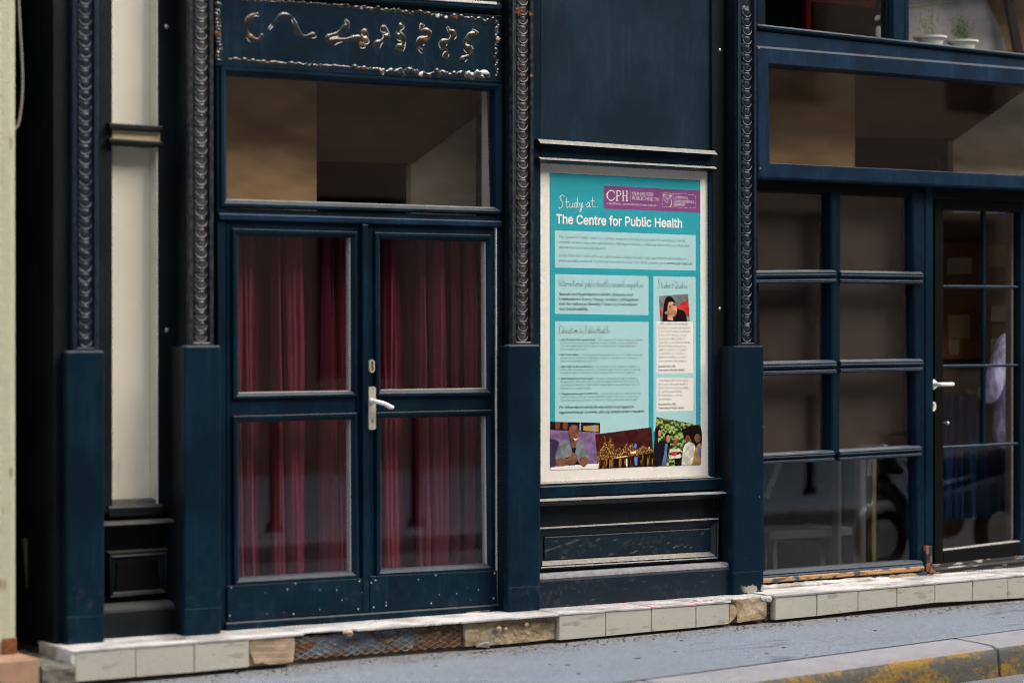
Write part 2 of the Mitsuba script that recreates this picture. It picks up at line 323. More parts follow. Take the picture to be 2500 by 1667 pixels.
def ball(c, r, s=(1, 1, 1), sub=2):
    m = trimesh.creation.icosphere(sub, 1.0); m.apply_scale(np.array(s) * r); m.apply_translation(c); return m
def smooth_path(pts, n=6):
    p = np.asarray(pts, float)
    if len(p) < 3: return p
    q = np.vstack([2 * p[0] - p[1], p, 2 * p[-1] - p[-2]]); out = []
    for i in range(1, len(q) - 2):
        for t in np.linspace(0, 1, n, endpoint=False):
            a, b, c, d = q[i - 1:i + 3]
            out.append(0.5 * (2 * b + (c - a) * t + (2 * a - 5 * b + 4 * c - d) * t * t + (3 * b - a - 3 * c + d) * t ** 3))
    return np.array(out + [p[-1]])
def sheet(poly, y):
    """a flat print: shapely polygon in (x, z) at depth y"""
    parts = []
    for g in getattr(poly, 'geoms', [poly]):
        if g.is_empty or g.geom_type != 'Polygon' or g.area < 1e-9: continue
        v, f = trimesh.creation.triangulate_polygon(g, engine='earcut')
        parts.append(trimesh.Trimesh(np.c_[v[:, 0], np.full(len(v), y), v[:, 1]], np.asarray(f)[:, ::-1], process=False))
    return trimesh.util.concatenate(parts)
def extrude(poly, yf, yb):
    parts = []
    for g in getattr(poly, 'geoms', [poly]):
        m = trimesh.creation.extrude_polygon(g, yb - yf, engine='earcut')
        m.vertices = np.c_[m.vertices[:, 0], yf + m.vertices[:, 2], m.vertices[:, 1]]; m.invert(); parts.append(m)
    return trimesh.util.concatenate(parts)
def screw(x, y, z, r=0.006):
    return lathe([(0, 0.004), (r * 0.6, 0.0035), (r, 0.001), (r, -0.001)], (x, y, z), 10, 'y')

# ------------------------------------------------------------------ ground, kerb, road
def smooth01(a, b, x): t = min(max((x - a) / (b - a), 0), 1); return t * t * (3 - 2 * t)
def walk_z(x, y): return 0.036 + 0.008 * x + 0.04 * (y + 0.28)
def kerb_y(x): return -1.45 - 0.095 * (2.85 - np.clip(x, -2.5, 6.5))
def grid_sheet(xs, ys_fn, z_fn, ny):
    v = []; 
    for x in xs:
        a, b = ys_fn(x)
        for t in np.linspace(0, 1, ny): y = a + (b - a) * t; v.append((x, y, z_fn(x, y)))
    f = [[i * ny + j, i * ny + j + 1, (i + 1) * ny + j + 1, (i + 1) * ny + j] for i in range(len(xs) - 1) for j in range(ny - 1)]
    m = trimesh.Trimesh(np.asarray(v, float), quads(f)[:, ::-1], process=False)
    if m.face_normals[:, 2].mean() < 0: m.invert()
    return m
def road_z(x): return 0.008 * np.clip(x, -8, 14) - 0.165
gx = np.r_[-120, -60, -20, -8, np.linspace(-6, 14, 11), 30, 60, 120]
struct('road', grid_sheet(gx, lambda x: (-60, 60), lambda x, y: road_z(x), 3), 'asphalt_road', smooth=True)
def rough_walk(x, y):
    n = meshkit.fbm(np.array([x * 1.3, y * 2.1, 0.0]), 3) - 0.5
    return walk_z(np.clip(x, -8, 14), y) + 0.012 * n * smooth01(0.33, 0.7, y - kerb_y(x))
struct('pavement', grid_sheet(np.r_[-60, -20, np.linspace(-6, 9, 121), 20, 60], lambda x: (kerb_y(x) + 0.327, -0.10), rough_walk, 24), 'asphalt_walk', smooth=True)
kerb = name('kerb'); labels[kerb] = {'kind': 'structure'}
joints = [-22, -20, -18, -16, -14, -12, -9.8, -7.6, -5.4, -3.3, -1.3, 0.72, 2.905, 5.0, 7.1, 9.3, 11.5, 13.5]
for a, b in zip(joints[:-1], joints[1:]):
    a += 0.004; b -= 0.004; n = 16; v = []; f = []
    jit = rng.normal(0, 0.002, 3)
    for i, x in enumerate(np.r_[a, np.linspace(a + 0.008, b - 0.008, n - 2), b]):
        k = kerb_y(x); z = walk_z(np.clip(x, -8, 14), k) + jit[0]; e = 0.012 if i in (0, n - 1) else 0
        w = 0.010 * (meshkit.fbm(np.array([x * 2.2, 1.0, a]), 3) - 0.5)
        for y, dz in ((k + 0.33, -0.3), (k + 0.33, 0.010 - e), (k + 0.18, 0.008 - e), (k + 0.055 + w, 0.002 - e), (k + 0.022 + w, -0.010 - e), (k + 0.004 + w + e, -0.034), (k - 0.004 + w + e, -0.085), (k - 0.012 + w + e, -0.3)):
            v.append((x, y, z + dz))
    m = 8
    for i in range(n - 1):
        for j in range(m): f.append([i * m + j, (i + 1) * m + j, (i + 1) * m + (j + 1) % m, i * m + (j + 1) % m])
    f = quads(f).tolist() + [[0, j, j + 1] for j in range(1, m - 1)] + [[(n - 1) * m, (n - 1) * m + j + 1, (n - 1) * m + j] for j in range(1, m - 1)]
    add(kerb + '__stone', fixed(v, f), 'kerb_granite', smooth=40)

# ------------------------------------------------------------------ tiled plinth under the shopfront
plinth = thing('plinth', 'low grey tiled plinth with broken bare patches under the blue shopfront', 'plinth')
ZS = lambda x: 0.1925 + (0.012 * (x - 2.2) if x > 2.2 else 0)
FY = -0.28
core = [cbox(-1.68, 2.4276, -0.215, 0.5, -0.2, 0.165), cbox(2.4276 + 0.002, 9, -0.215, 0.5, -0.2, 0.172)]
add(plinth + '__core', core, 'rough_stone')
def tile(xa, xb, zl0, zr0, zl1, zr1, tilt=0.0):
    g = 0.0022; q = np.array([(xa + g, zl1), (xb - g, zr1), (xb - g, zr0), (xa + g, zl0)])
    m = slab(q, FY, -0.214, 0.0018)
    m.vertices[:, 1] += tilt * (m.vertices[:, 0] - xa) / max(xb - xa, .1)
    add(plinth + '__tile', m, 'tile')
def tile_row(pts):
    for (x0, t0, b0), (x1, t1, b1) in zip(pts[:-1], pts[1:]): tile(x0, x1, b0, b1, t0, t1, rng.normal(0, 0.0015))
# (x, top, bottom) of every joint
tile_row([(-1.702, 0.182, 0.050), (-1.4046, 0.183, 0.050), (-1.1072, 0.184, 0.049), (-0.8193, 0.184, 0.053)])
tile_row([(0.9503, 0.186, 0.0589), (1.242, 0.186, 0.0603), (1.537, 0.185, 0.0642), (1.8306, 0.184, 0.0665), (2.0554, 0.183, 0.0718)])
tile_row([(2.3711, 0.194, 0.0715), (2.666, 0.196, 0.0753), (2.962, 0.197, 0.0842), (3.2499, 0.198, 0.0896), (3.5366, 0.199, 0.0967),
          (3.8298, 0.204, 0.0899), (4.1085, 0.207, 0.0853), (4.47, 0.211, 0.078), (4.78, 0.215, 0.08), (5.09, 0.219, 0.083), (5.4, 0.223, 0.085)])
add(plinth + '__end_tile', cbox(-1.722, -1.7015, -0.279, 0.10, 0.04, 0.183, 0.002), 'slab')
# top slabs, some broken at their front edge
def top_slab(x0, x1, z0, z1, fy=-0.286, th=0.0105, jag=0.0, back=0.12, dip=0.0):
    n = 26 if jag else 2; xs = np.linspace(x0 + 0.0016, x1 - 0.0016, n)
    fr = [fy + (jag * abs(meshkit.fbm(np.array([x * 17.0, 3.3, x0]), 4) - 0.45) * 3 if jag else 0) for x in xs]
    v, f = [], []
    for x, y in zip(xs, fr):
        z = z0 + (z1 - z0) * (x - x0) / (x1 - x0)
        v += [(x, y + 0.0015, z), (x, y, z - 0.002), (x, y + 0.001, z - th), (x, back, z - th), (x, back, z)]
    for i in range(n - 1):
        for j in range(5): f.append([i * 5 + j, (i + 1) * 5 + j, (i + 1) * 5 + (j + 1) % 5, i * 5 + (j + 1) % 5])
    f = quads(f).tolist() + [[0, j, j + 1] for j in (1, 2, 3)] + [[(n - 1) * 5, (n - 1) * 5 + j + 1, (n - 1) * 5 + j] for j in (1, 2, 3)]
    add(plinth + '__top_slab', fixed(v, f), 'slab')
for a, b, jag in ((-1.722, -1.39, 0), (-1.39, -1.085, 0), (-1.085, -0.80, 0), (-0.80, -0.5301, 0.0)): top_slab(a, b, 0.1935, 0.1945, jag=jag)
top_slab(-0.5301, -0.2421, 0.196, 0.194, fy=-0.262, th=0.008, jag=0.02)
for a, b, jag in ((-0.2421, 0.0256, 0.0), (0.0256, 0.3576, 0.018), (0.3576, 0.6476, 0.0), (0.6476, 0.9478, 0.0)): top_slab(a, b, 0.1935, 0.1945, jag=jag)
for a, b in ((0.9478, 1.235), (1.235, 1.53), (1.53, 1.83), (1.83, 2.062)): top_slab(a, b, 0.1975, 0.1955)
top_slab(2.062, 2.3626, 0.196, 0.199, fy=-0.235, jag=0.05, th=0.012)
for a, b, z in ((2.3626, 2.66, 0.2065), (2.66, 2.95, 0.2085), (2.95, 3.25, 0.2105), (3.25, 3.55, 0.212), (3.55, 3.87, 0.2155), (3.87, 4.15, 0.2185), (4.15, 4.47, 0.223), (4.47, 4.8, 0.226), (4.8, 5.4, 0.23)):
    top_slab(a, b, z - 0.001, z + 0.001)
# bare stones and the rusty plate where tiles have come away
def rough_block(poly, yf, yb, amp, m, key, seed=0, smooth=50):
    g = Polygon(poly); b = extrude(g, yf, yb); b = b.subdivide_to_size(0.02)
    b.merge_vertices(); n = b.vertex_normals
    d = (meshkit.fbm(b.vertices * 22, 4, seed) - 0.5) * 2 * amp
    b.vertices = b.vertices + n * d[:, None]
    return add(plinth + '__' + key, b, m, smooth=smooth)
rough_block([(-0.8156, 0.1887), (-0.7309, 0.1869), (-0.5794, 0.1884), (-0.5749, 0.1548), (-0.5794, 0.0687), (-0.6213, 0.0561), (-0.7091, 0.0547), (-0.7527, 0.0696), (-0.7875, 0.0663), (-0.8048, 0.1006), (-0.8156, 0.1344)], -0.275, -0.213, 0.004, 'rendered_stone', 'stone')
add(plinth + '__backing', cbox(-0.8193, -0.5722, -0.252, -0.213, 0.052, 0.182), 'rendered_stone')
rough_block([(0.4009, 0.1763), (0.6377, 0.1755), (0.9454, 0.1769), (0.9454, 0.0634), (0.7868, 0.0596), (0.6377, 0.0574), (0.4906, 0.0593), (0.4033, 0.0612)], -0.250, -0.205, 0.010, 'stone', 'stone', 3)
rough_block([(2.0642, 0.177), (2.0949, 0.1685), (2.1117, 0.1388), (2.1089, 0.1103), (2.0894, 0.0895), (2.0615, 0.0736)], -0.272, -0.23, 0.004, 'rendered_stone', 'stone', 5)
rough_block([(2.1135, 0.1943), (2.311, 0.2004), (2.3224, 0.1685), (2.3224, 0.1017), (2.3111, 0.0823), (2.1247, 0.072)], -0.262, -0.22, 0.009, 'stone', 'stone', 8)
def diamond_plate(x0, x1, z0, z1, y, pitch=0.056, slope=0.47):
    d = name(plinth + '__diamond_plate'); h = z1 - z0
    add(d + '__backing', slab([(x0, z1), (x1, z1), (x1, z0), (x0, z0)], y, y + 0.03, 0.003), 'rusty_plate')
    box_ = Polygon([(x0, z0), (x1, z0), (x1, z1), (x0, z1)])
    for k in range(-8, int((x1 - x0) / pitch) + 9):
        for sg in (1, -1):
            l = LineString([(x0 + k * pitch, z0), (x0 + k * pitch + sg * h / slope, z1)]).intersection(box_)
            if l.is_empty or l.length < 0.02: continue
            (ax, az), (bx, bz) = l.coords[0], l.coords[-1]
            add(d + '__rib', tube([(ax, y, az), ((ax + bx) / 2, y, (az + bz) / 2), (bx, y, bz)], 0.0028, 6, cap=False), 'plate_rib', smooth=60)
diamond_plate(-0.5519, 0.4173, 0.060, 0.172, -0.232); diamond_plate(2.3355, 2.3898, 0.066, 0.180, -0.236)
# mortar lumps hanging under the broken slabs
for x, z, s in ((-0.2672, 0.176, 0.015), (-0.2944, 0.180, 0.010), (0.5934, 0.140, 0.013), (0.6378, 0.134, 0.009), (0.7618, 0.15, 0.010), (2.3341, 0.188, 0.018), (2.2999, 0.192, 0.013)):
    b = ball((0, 0, 0), s, (1.3, 0.7, 1.0), 3); b.vertices += b.vertex_normals * ((meshkit.fbm(b.vertices * 90 + x, 3) - 0.5) * s * 1.1)[:, None]
    b.apply_translation((x, -0.262, z)); add(plinth + '__mortar_lump', b, 'slab' if z > 0.185 else 'rendered_stone', smooth=50)

# loose bits
def chip(c, s, seed, m, label, cat):
    r = np.random.default_rng(seed); h = trimesh.convex.convex_hull((r.random((14, 3)) - 0.5) * np.array(s)); h.apply_translation(c)
    k = add('stone_chip', h, m); tag(k, label, cat); return k
gx_, gy_ = (0.5037, -0.2516)
chip((gx_, gy_, walk_z(gx_, gy_) + 0.017), (0.085, 0.05, 0.036), 4, 'slab', 'small pale chip of broken masonry lying on the pavement below the bare stone', 'rubble')
k = add('tile_chip', cbox(1.8764, 1.973, -0.235, -0.185, 0.1965, 0.205, 0.002), 'slab'); tag(k, 'thin broken tile piece lying on the plinth below the poster panel', 'rubble')
gum = []
for i in range(34):
    x, y = rng.uniform(-1.4, 4.3), rng.uniform(-1.3, -0.4); a = rng.uniform(0.006, 0.015)
    m = ball((0, 0, 0), a, (1, 0.8, 0.10), 2); m.vertices += m.vertex_normals * ((meshkit.fbm(m.vertices * 110 + i, 2) - .5) * a * .5)[:, None]; m.apply_translation((x, y, rough_walk(x, y))); gum.append(m)
k = add('chewing_gum', gum, 'void_wall', smooth=True); labels[k] = {'label': 'flattened dark spots of old chewing gum on the pavement', 'category': 'gum', 'kind': 'stuff'}
dirt = []
for i in range(420):
    x = rng.uniform(-1.7, 4.4); y = -0.285 - abs(rng.normal(0, 0.07)); s = rng.uniform(0.003, 0.008) * (1.5 if rng.random() < 0.06 else 1)
    m = trimesh.convex.convex_hull((rng.random((7, 3)) - 0.5) * s * 2); m.apply_translation((x, y, rough_walk(x, y) + s * 0.3)); dirt.append(m)
k = add('grit', dirt, 'rough_stone'); labels[k] = {'label': 'dark grit and crumbs scattered along the foot of the plinth', 'category': 'grit', 'kind': 'stuff'}
leaf = []
for i in range(26):
    x = -1.1554 + rng.normal(0, 0.028); y = -0.19 + rng.normal(0, 0.012); a = rng.uniform(0, 6)
    q = np.array([(-.012, 0, 0), (0, -.004, .004), (.012, 0, 0), (0, .004, .004)]) @ np.array([[math.cos(a), math.sin(a), 0], [-math.sin(a), math.cos(a), 0], [0, 0, 1]])
    leaf.append(trimesh.Trimesh(q + (x, y, 0.1955 + rng.random() * 0.008), [[0, 1, 2], [0, 2, 3]], process=False))
k = add('dry_litter', leaf, 'terracotta'); labels[k] = {'label': 'small heap of dry leaf scraps on the plinth beside the second pilaster', 'category': 'litter', 'kind': 'stuff'}

# ------------------------------------------------------------------ neighbouring building at the left
nb = thing('neighbouring_building', 'pale green painted wall with a raised key pattern at the left edge', 'building')
NX = -1.94
add(nb + '__wall', [cbox(-6.2, NX - 0.012, -0.15, 2.2, 0.12, 9, 0.004), cbox(NX - 0.095, NX, -0.162, 0.3, 0.145, 9, 0.006)], 'neighbour_paint')
ribs = []
def key_unit(z):
    w, h = 0.042, 0.052
    pts = [(0, 0), (w, 0), (w, h * .75), (w * .35, h * .75), (w * .35, h * .4), (w * .65, h * .4)]
    for (a, b), (c, d) in zip(pts[:-1], pts[1:]):
        x0, x1 = sorted((a, c)); z0, z1 = sorted((b, d))
        ribs.append(trimesh.creation.box(bounds=[(NX - 0.072 + x0 - .003, -0.1642, z + z0 - .003), (NX - 0.072 + x1 + .003, -0.161, z + z1 + .003)]))
for i in range(62): key_unit(0.30 + 0.056 * i)
k = add(nb + '__key_pattern', ribs, 'neighbour_paint'); labels[k] = {'kind': 'stuff'}
add(nb + '__corner_plate', cbox(NX - 0.062, NX + 0.003, -0.17, -0.1615, 0.145, 0.255, 0.003), 'rust')
add(nb + '__hinge', [ball((NX - 0.12, -0.168, 0.775), 0.014), cbox(NX - 0.15, NX - 0.10, -0.165, -0.155, 0.70, 0.71)], 'rust', smooth=True)
k = add('doorstep', cbox(-3.2, -1.9059, -0.36, 0.0, -0.1, 0.1806, 0.008), 'terracotta'); tag(k, 'terracotta coloured stone step at the bottom left corner', 'step')
b = cbox(-1.8918, -1.70, -0.30, 0.3, -0.1, 0.135, 0.02).subdivide_to_size(0.025); b.vertices += b.vertex_normals * ((meshkit.fbm(b.vertices * 24, 4) - 0.5) * 0.03)[:, None]
k = add('rough_block', b, 'rough_stone', smooth=40); tag(k, 'dark rough stone block between the terracotta step and the tiled plinth', 'stone')
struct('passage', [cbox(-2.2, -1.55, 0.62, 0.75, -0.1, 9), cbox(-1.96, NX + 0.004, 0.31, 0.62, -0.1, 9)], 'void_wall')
k = add('pipe', tube([(-1.915, 0.12, z) for z in (3.9, 2.6, 1.95, 1.93)], 0.032, 14), 'grey_pipe', smooth=40); tag(k, 'dark grey pipe in the narrow gap by the pale green wall', 'pipe')
cz = [3.2112, 3.0432, 2.8378, 2.7064, 2.5932, 2.5585]
cx = [-1.8813, -1.8734, -1.8615, -1.8635, -1.8793, -1.903]
k = add('cable', tube(smooth_path([(x, -0.05, z) for x, z in zip(cx, cz)], 8), 0.0055, 8), 'cable_white', smooth=True); tag(k, 'loose pale cable looping out beside the pale green wall', 'cable')
k = add('plank', slab([(-1.718, 0.66), (-1.6996, 0.66), (-1.6544, 0.26), (-1.6831, 0.25)], 0.30, 0.32, 0.002), 'grey_pipe'); tag(k, 'thin grey strip leaning inside the dark gap at the left', 'board')

# ------------------------------------------------------------------ the shopfront
sf = thing('shopfront', 'dark blue wooden shopfront with carved pilasters, glazed doors and a poster panel', 'shopfront')
# coin ornament of the pilasters: a domed disc with a raised rim, tipped outwards at its foot
def coin_mesh(R=0.0345, nr=9, na=26):
    v, f = [(0, -0.013, 0)], []
    for i in range(1, nr + 1):
        r = i / nr
        for j in range(na):
            w = 2 * math.pi * j / na; low = 0.5 - 0.5 * math.sin(w)
            dome = 0.013 * max(0, 1 - (r / 0.80) ** 2) ** 0.75
            rim = 0
            groove = -0.002 * math.exp(-((r - 0.79) / 0.04) ** 2)
            top = 0.004 * math.exp(-((abs(math.sin(w / 1) - 1)) / 0.10) ** 2) * (r > 0.4)
            y = -(dome + rim + groove - top) - 0.006 * low * r + 0.004 * (1 - low) * r
            if i == nr: y = 0.008
            v.append((R * r * math.cos(w), y, R * r * math.sin(w)))
    for j in range(na): f.append([0, 1 + (j + 1) % na, 1 + j])
    for i in range(nr - 1):
        a, b = 1 + i * na, 1 + (i + 1) * na
        for j in range(na): f += [[a + j, a + (j + 1) % na, b + (j + 1) % na], [a + j, b + (j + 1) % na, b + j]]
    return fixed(v, f)
def crescent_mesh(R=0.0305):
    w = np.linspace(math.radians(188), math.radians(352), 22)
    path = [(R * math.cos(a), -0.0065 - 0.007 * (0.5 - 0.5 * math.sin(a)), R * math.sin(a)) for a in w]
    return tube(path, 0.0016 + 0.0036 * np.sin(np.linspace(0, math.pi, 22)) ** 0.8, 7)
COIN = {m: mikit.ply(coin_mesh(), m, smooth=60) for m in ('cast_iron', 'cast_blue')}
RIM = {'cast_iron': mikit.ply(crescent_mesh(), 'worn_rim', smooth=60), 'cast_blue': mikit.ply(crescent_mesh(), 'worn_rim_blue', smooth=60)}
YB, YS = -0.09, -0.06
def pilaster(cx, bx0, bx1, zt, zb, m, label, dx=0.0, paint='navy_paint', top=3.75):
    p = name(sf + '__pilaster'); labels[p] = {'label': label}
    w = 0.064
    add(p + '__base', rbox(bx0, bx1, YB, -0.045, zb, zt, 0.012), paint, smooth=30)
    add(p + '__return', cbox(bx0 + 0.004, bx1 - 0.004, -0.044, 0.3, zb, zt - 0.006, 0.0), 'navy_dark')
    add(p + '__base_joint', cbox(bx0 - 0.001, bx1 + 0.001, YB - 0.0015, YB + 0.02, 0.318, 0.3205, 0.0005), 'navy_light')
    prof = [(-w - .0, -0.02), (-w, YS + .006), (-w + .004, YS), (-w + .015, YS), (-w + .019, YS + .004), (-w + .0205, YS + .022), (w - .0205, YS + .022), (w - .019, YS + .004), (w - .015, YS), (w - .004, YS), (w, YS + .006), (w, -0.02)]
    n = len(prof); v = [(cx + a, b, z) for z in (zt - 0.02, top) for a, b in prof]
    add(p + '__shaft', fixed(v, quads([[i, (i + 1) % n, n + (i + 1) % n, n + i] for i in range(n)])), m)
    b = cbox(cx - w + 0.018, cx + w - 0.018, YS - 0.002, 0.0, zt - 0.01, zt + 0.014, 0.004); add(p + '__foot', b, m)
    z, k = zt + 0.05, 0
    while z < top - 0.3:
        key = name(p + '__ornament')
        tw_ = T().translate([cx + rng.normal(0, .0008), YS + 0.018 + rng.normal(0, .0008), z + rng.normal(0, .0009)]).rotate([0, 1, 0], float(rng.normal(0, 3))).rotate([1, 0, 0], float(rng.normal(7, 2)))
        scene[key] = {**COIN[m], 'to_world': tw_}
        scene[name(p + '__crescent')] = {**RIM[m], 'to_world': tw_}
        z += 0.0497
    return p
pilaster(-1.5542, -1.6621, -1.4731, 1.5504, 0.195, 'cast_blue', 'carved pilaster nearest the pale green wall, blurred', paint='navy_paint')
pilaster(-0.9608, -1.0652, -0.8738, 1.5734, 0.195, 'cast_iron', 'carved pilaster left of the double door')
pilaster(0.8775, 0.7632, 0.9647, 1.5728, 0.195, 'cast_iron', 'carved pilaster with rust spots between the double door and the poster')
pilaster(2.3562, 2.2325, 2.4474, 1.5647, 0.20, 'cast_blue', 'carved pilaster with peeled foot right of the poster', paint='chipped_navy')
for (x, z), s in (((0.8497, 3.2938), .020), ((0.9206, 3.2882), .011), ((0.8623, 2.9729), .010), ((0.9257, 2.9697), .010), ((0.841, 3.3112), .010)):
    b = ball((0, 0, 0), s, (1, 0.25, 1.1), 3); b.vertices += b.vertex_normals * ((meshkit.fbm(b.vertices * 120 + x * 9 + z, 3) - 0.5) * s * 1.4)[:, None]
    b.apply_translation((x, YS + 0.001 if s > .012 else YS, z)); add(sf + '__rust_patch', b, 'rust', smooth=40)
# jambs behind the pilasters close the wall
for a, b, yb in ((-1.6979, -1.4826, 0.62), (-1.0274, -0.8872, 0.3), (0.8129, 0.9399, 0.3), (2.2875, 2.4138, 0.3)):
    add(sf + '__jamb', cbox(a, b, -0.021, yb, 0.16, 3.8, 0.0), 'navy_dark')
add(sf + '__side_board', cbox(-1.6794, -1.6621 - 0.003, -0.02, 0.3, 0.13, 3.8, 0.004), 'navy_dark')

# -------- narrow bay between the first two pilasters
nbx0, nbx1 = -1.5542, -1.0339
nb_ = name(sf + '__narrow_bay'); labels[nb_] = {'label': 'narrow dark bay with a tall cream panel'}
s0, s1, s2, s3 = -1.436, -1.3514, -1.113, -1.0421
zb0 = 0.7778
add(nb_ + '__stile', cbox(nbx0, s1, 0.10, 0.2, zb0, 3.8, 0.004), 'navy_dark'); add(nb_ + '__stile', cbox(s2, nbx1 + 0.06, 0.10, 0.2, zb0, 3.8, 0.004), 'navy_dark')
n = 24; v = []; x0, x1 = -1.3547, s2 + 0.002
for z in (0.8264, 2.5449, 2.5469 + 0.001, 3.8):
    for t in np.linspace(0, 1, n):
        v.append((x0 + (x1 - x0) * t, 0.186, z))
f = [[r * n + i, r * n + i + 1, (r + 1) * n + i + 1, (r + 1) * n + i] for r in (0, 2) for i in range(n - 1)]
add(nb_ + '__cream_panel', trimesh.Trimesh(np.array(v), quads(f), process=False), 'cream_panel', smooth=60)
add(nb_ + '__cream_return', cbox(s2 - 0.006, s2 - 0.0005, 0.106, 0.185, 0.8048, 3.8, 0.0), 'cream_panel')
for (xa, za), (xb, zb), h in (((-1.382, 2.6244), (-1.1096, 2.6215), 0.030), ((-1.3821, 2.5528), (-1.1097, 2.547), 0.025)):
    add(nb_ + '__crossbar', run(xa, za, xb, zb, [(0.18, 0), (0.066, 0), (0.06, -0.006), (0.06, -h + 0.006), (0.066, -h), (0.18, -h)]), 'navy_dark')
add(nb_ + '__strip', slab([(-1.3541, 2.601), (-1.1105, 2.5984), (-1.1106, 2.5414), (-1.3542, 2.5467)], 0.09, 0.11, 0.0), 'cream_strip')
for x, z in ((-1.0693, 3.1024), (-1.069, 1.6458)): add(nb_ + '__bolt', screw(x, 0.1, z, 0.011), 'steel', smooth=50)
q = [(-1.378, 0.8456), (-1.0855, 0.8349), (-1.0856, 0.7719), (-1.3781, 0.7776)]
add(nb_ + '__sill_bead', run(s1 - 0.02, 0.8077, s2 + 0.02, 0.8064, [(0.2, 0.03), (0.135, 0.03), (0.12, 0.022), (0.115, 0.012), (0.098, 0.004), (0.092, -0.006), (0.092, -0.045), (0.2, -0.045)]), 'navy_dark')
add(nb_ + '__back_board', cbox(nbx0, nbx1 + 0.06, 0.19, 0.29, 0.18, 0.7973, 0.0), 'black_paint')
(xa, za), (xb, zb) = (-1.4168, 0.7366), (-1.0147, 0.7393)
add(nb_ + '__ledge', run(nbx0, za, nbx1 + 0.05, zb, [(0.16, 0.004), (0.05, 0.002), (0.038, -0.004), (0.034, -0.012), (0.045, -0.02), (0.09, -0.026), (0.16, -0.026)]), 'navy_dark')
o = [(-1.3738, 0.5961), (-1.0616, 0.5987), (-1.0703, 0.3842), (-1.3635, 0.3767)]; i_ = [(-1.3232, 0.5418), (-1.1085, 0.5427), (-1.0892, 0.4057), (-1.3317, 0.4028)]
add(nb_ + '__panel_moulding', frame(o, i_, [(0, 0.16), (0, 0.115), (0.15, 0.10), (0.35, 0.108), (0.5, 0.103), (0.8, 0.125), (1, 0.128), (1, 0.16)]), 'navy_dark')
add(nb_ + '__raised_panel', slab(i_, 0.120, 0.16, 0.006), 'black_paint')
add(nb_ + '__lower_board', cbox(nbx0, nbx1 + 0.06, 0.145, 0.188, 0.18, 0.7543, 0.0), 'black_paint')
(xa, za), (xb, zb) = (-1.4173, 0.3379), (-1.0153, 0.341)
add(nb_ + '__base_board', run(nbx0, za, nbx1 + 0.05, zb, [(0.2, 0.01), (0.075, 0.008), (0.05, 0.0), (0.034, -0.012), (0.03, -0.025), (0.03, -0.22), (0.2, -0.22)]), 'navy_dark')

# -------- door bay: sign, transom, double door
YD = 0.02
X0d, X1d = -0.848, 0.7964
fr = name(sf + '__door_frame')
add(fr + '__stile', slab([(-0.8473, 3.3976), (-0.7936, 3.402), (-0.7927, 0.1798), (-0.8289, 0.1822)], YD, 0.16, 0.003), 'navy_paint')
add(fr + '__stile', slab([(0.7661, 3.4437), (0.7964, 3.4461), (0.7989, 0.1698), (0.7686, 0.1717)], YD, 0.16, 0.003), 'navy_paint')
add(fr + '__jamb', cbox(0.7989 + 0.001, 0.8129 + 0.02, 0.045, 0.25, 0.18, 3.8, 0.0), 'navy_dark')
add(fr + '__jamb', cbox(-1.0274, -0.848 + 0.004, 0.045, 0.25, 0.18, 3.8, 0.0), 'navy_dark')
def bar(key, tl, tr, br, bl, yf, yb, m='navy_paint', b=0.003, **k): return add(key, slab([tl, tr, br, bl], yf, yb, b), m, **k)
# head rails between transom and door
bar(fr + '__head', (-0.7951, 2.2367), (0.7661, 2.2376), (0.7661, 2.1845), (-0.7952, 2.1752), 0.026, 0.16)
(xa, za), (xb, zb) = (-0.8355, 2.2072), (0.7817, 2.2087)
add(fr + '__bead', run(xa, za, xb, zb, [(0.03, 0.004), (0.012, 0.004), (0.003, -0.003), (0.003, -0.024), (0.012, -0.030), (0.03, -0.030)]), 'navy_light')
(xa, za), (xb, zb) = (-0.8015, 0.2379), (0.7784, 0.2336)
add(fr + '__threshold', run(xa, za, xb, zb, [(0.2, -0.002), (0.022, -0.003), (0.004, -0.006), (0.0, -0.012), (0.0, -0.06), (0.2, -0.06)]), 'navy_paint')
add(fr + '__bare_patch', slab([(0.567, 0.199), (0.7067, 0.2031), (0.6966, 0.191), (0.5719, 0.1882)], -0.0025, 0.01, 0.001), 'bare_wood')
# transom window
tw = name(sf + '__transom_window'); labels[tw] = {'label': 'wide transom window above the double door'}
To = [(-0.8278, 2.9215), (0.7914, 2.925), (0.7939, 2.249), (-0.8248, 2.2418)]
Ti = [(-0.7899, 2.884), (0.7561, 2.8888), (0.7637, 2.2794), (-0.788, 2.278)]
add(tw + '__frame', frame(To, Ti, [(0, 0.12), (0, YD + .004), (0.06, YD - .012), (0.45, YD - .012), (0.6, YD - .008), (0.92, YD), (1, YD + .006), (1, 0.12)]), 'navy_paint')
TW0, TW1 = -0.7904, 0.7599
add(tw + '__bead', slab([(Ti[0][0] - .003, Ti[0][1]), (Ti[0][0] + .003, Ti[0][1]), (Ti[3][0] + .003, Ti[3][1]), (Ti[3][0] - .003, Ti[3][1])], .034, .11, .001), 'putty')
add(tw + '__bead', slab([(Ti[3][0], Ti[3][1] + .004), (Ti[2][0], Ti[2][1] + .004), (Ti[2][0], Ti[2][1] - .003), (Ti[3][0], Ti[3][1] - .003)], .034, .11, .001), 'putty')
add(tw + '__pane', sheet(Polygon(Ti), 0.052), 'glass')
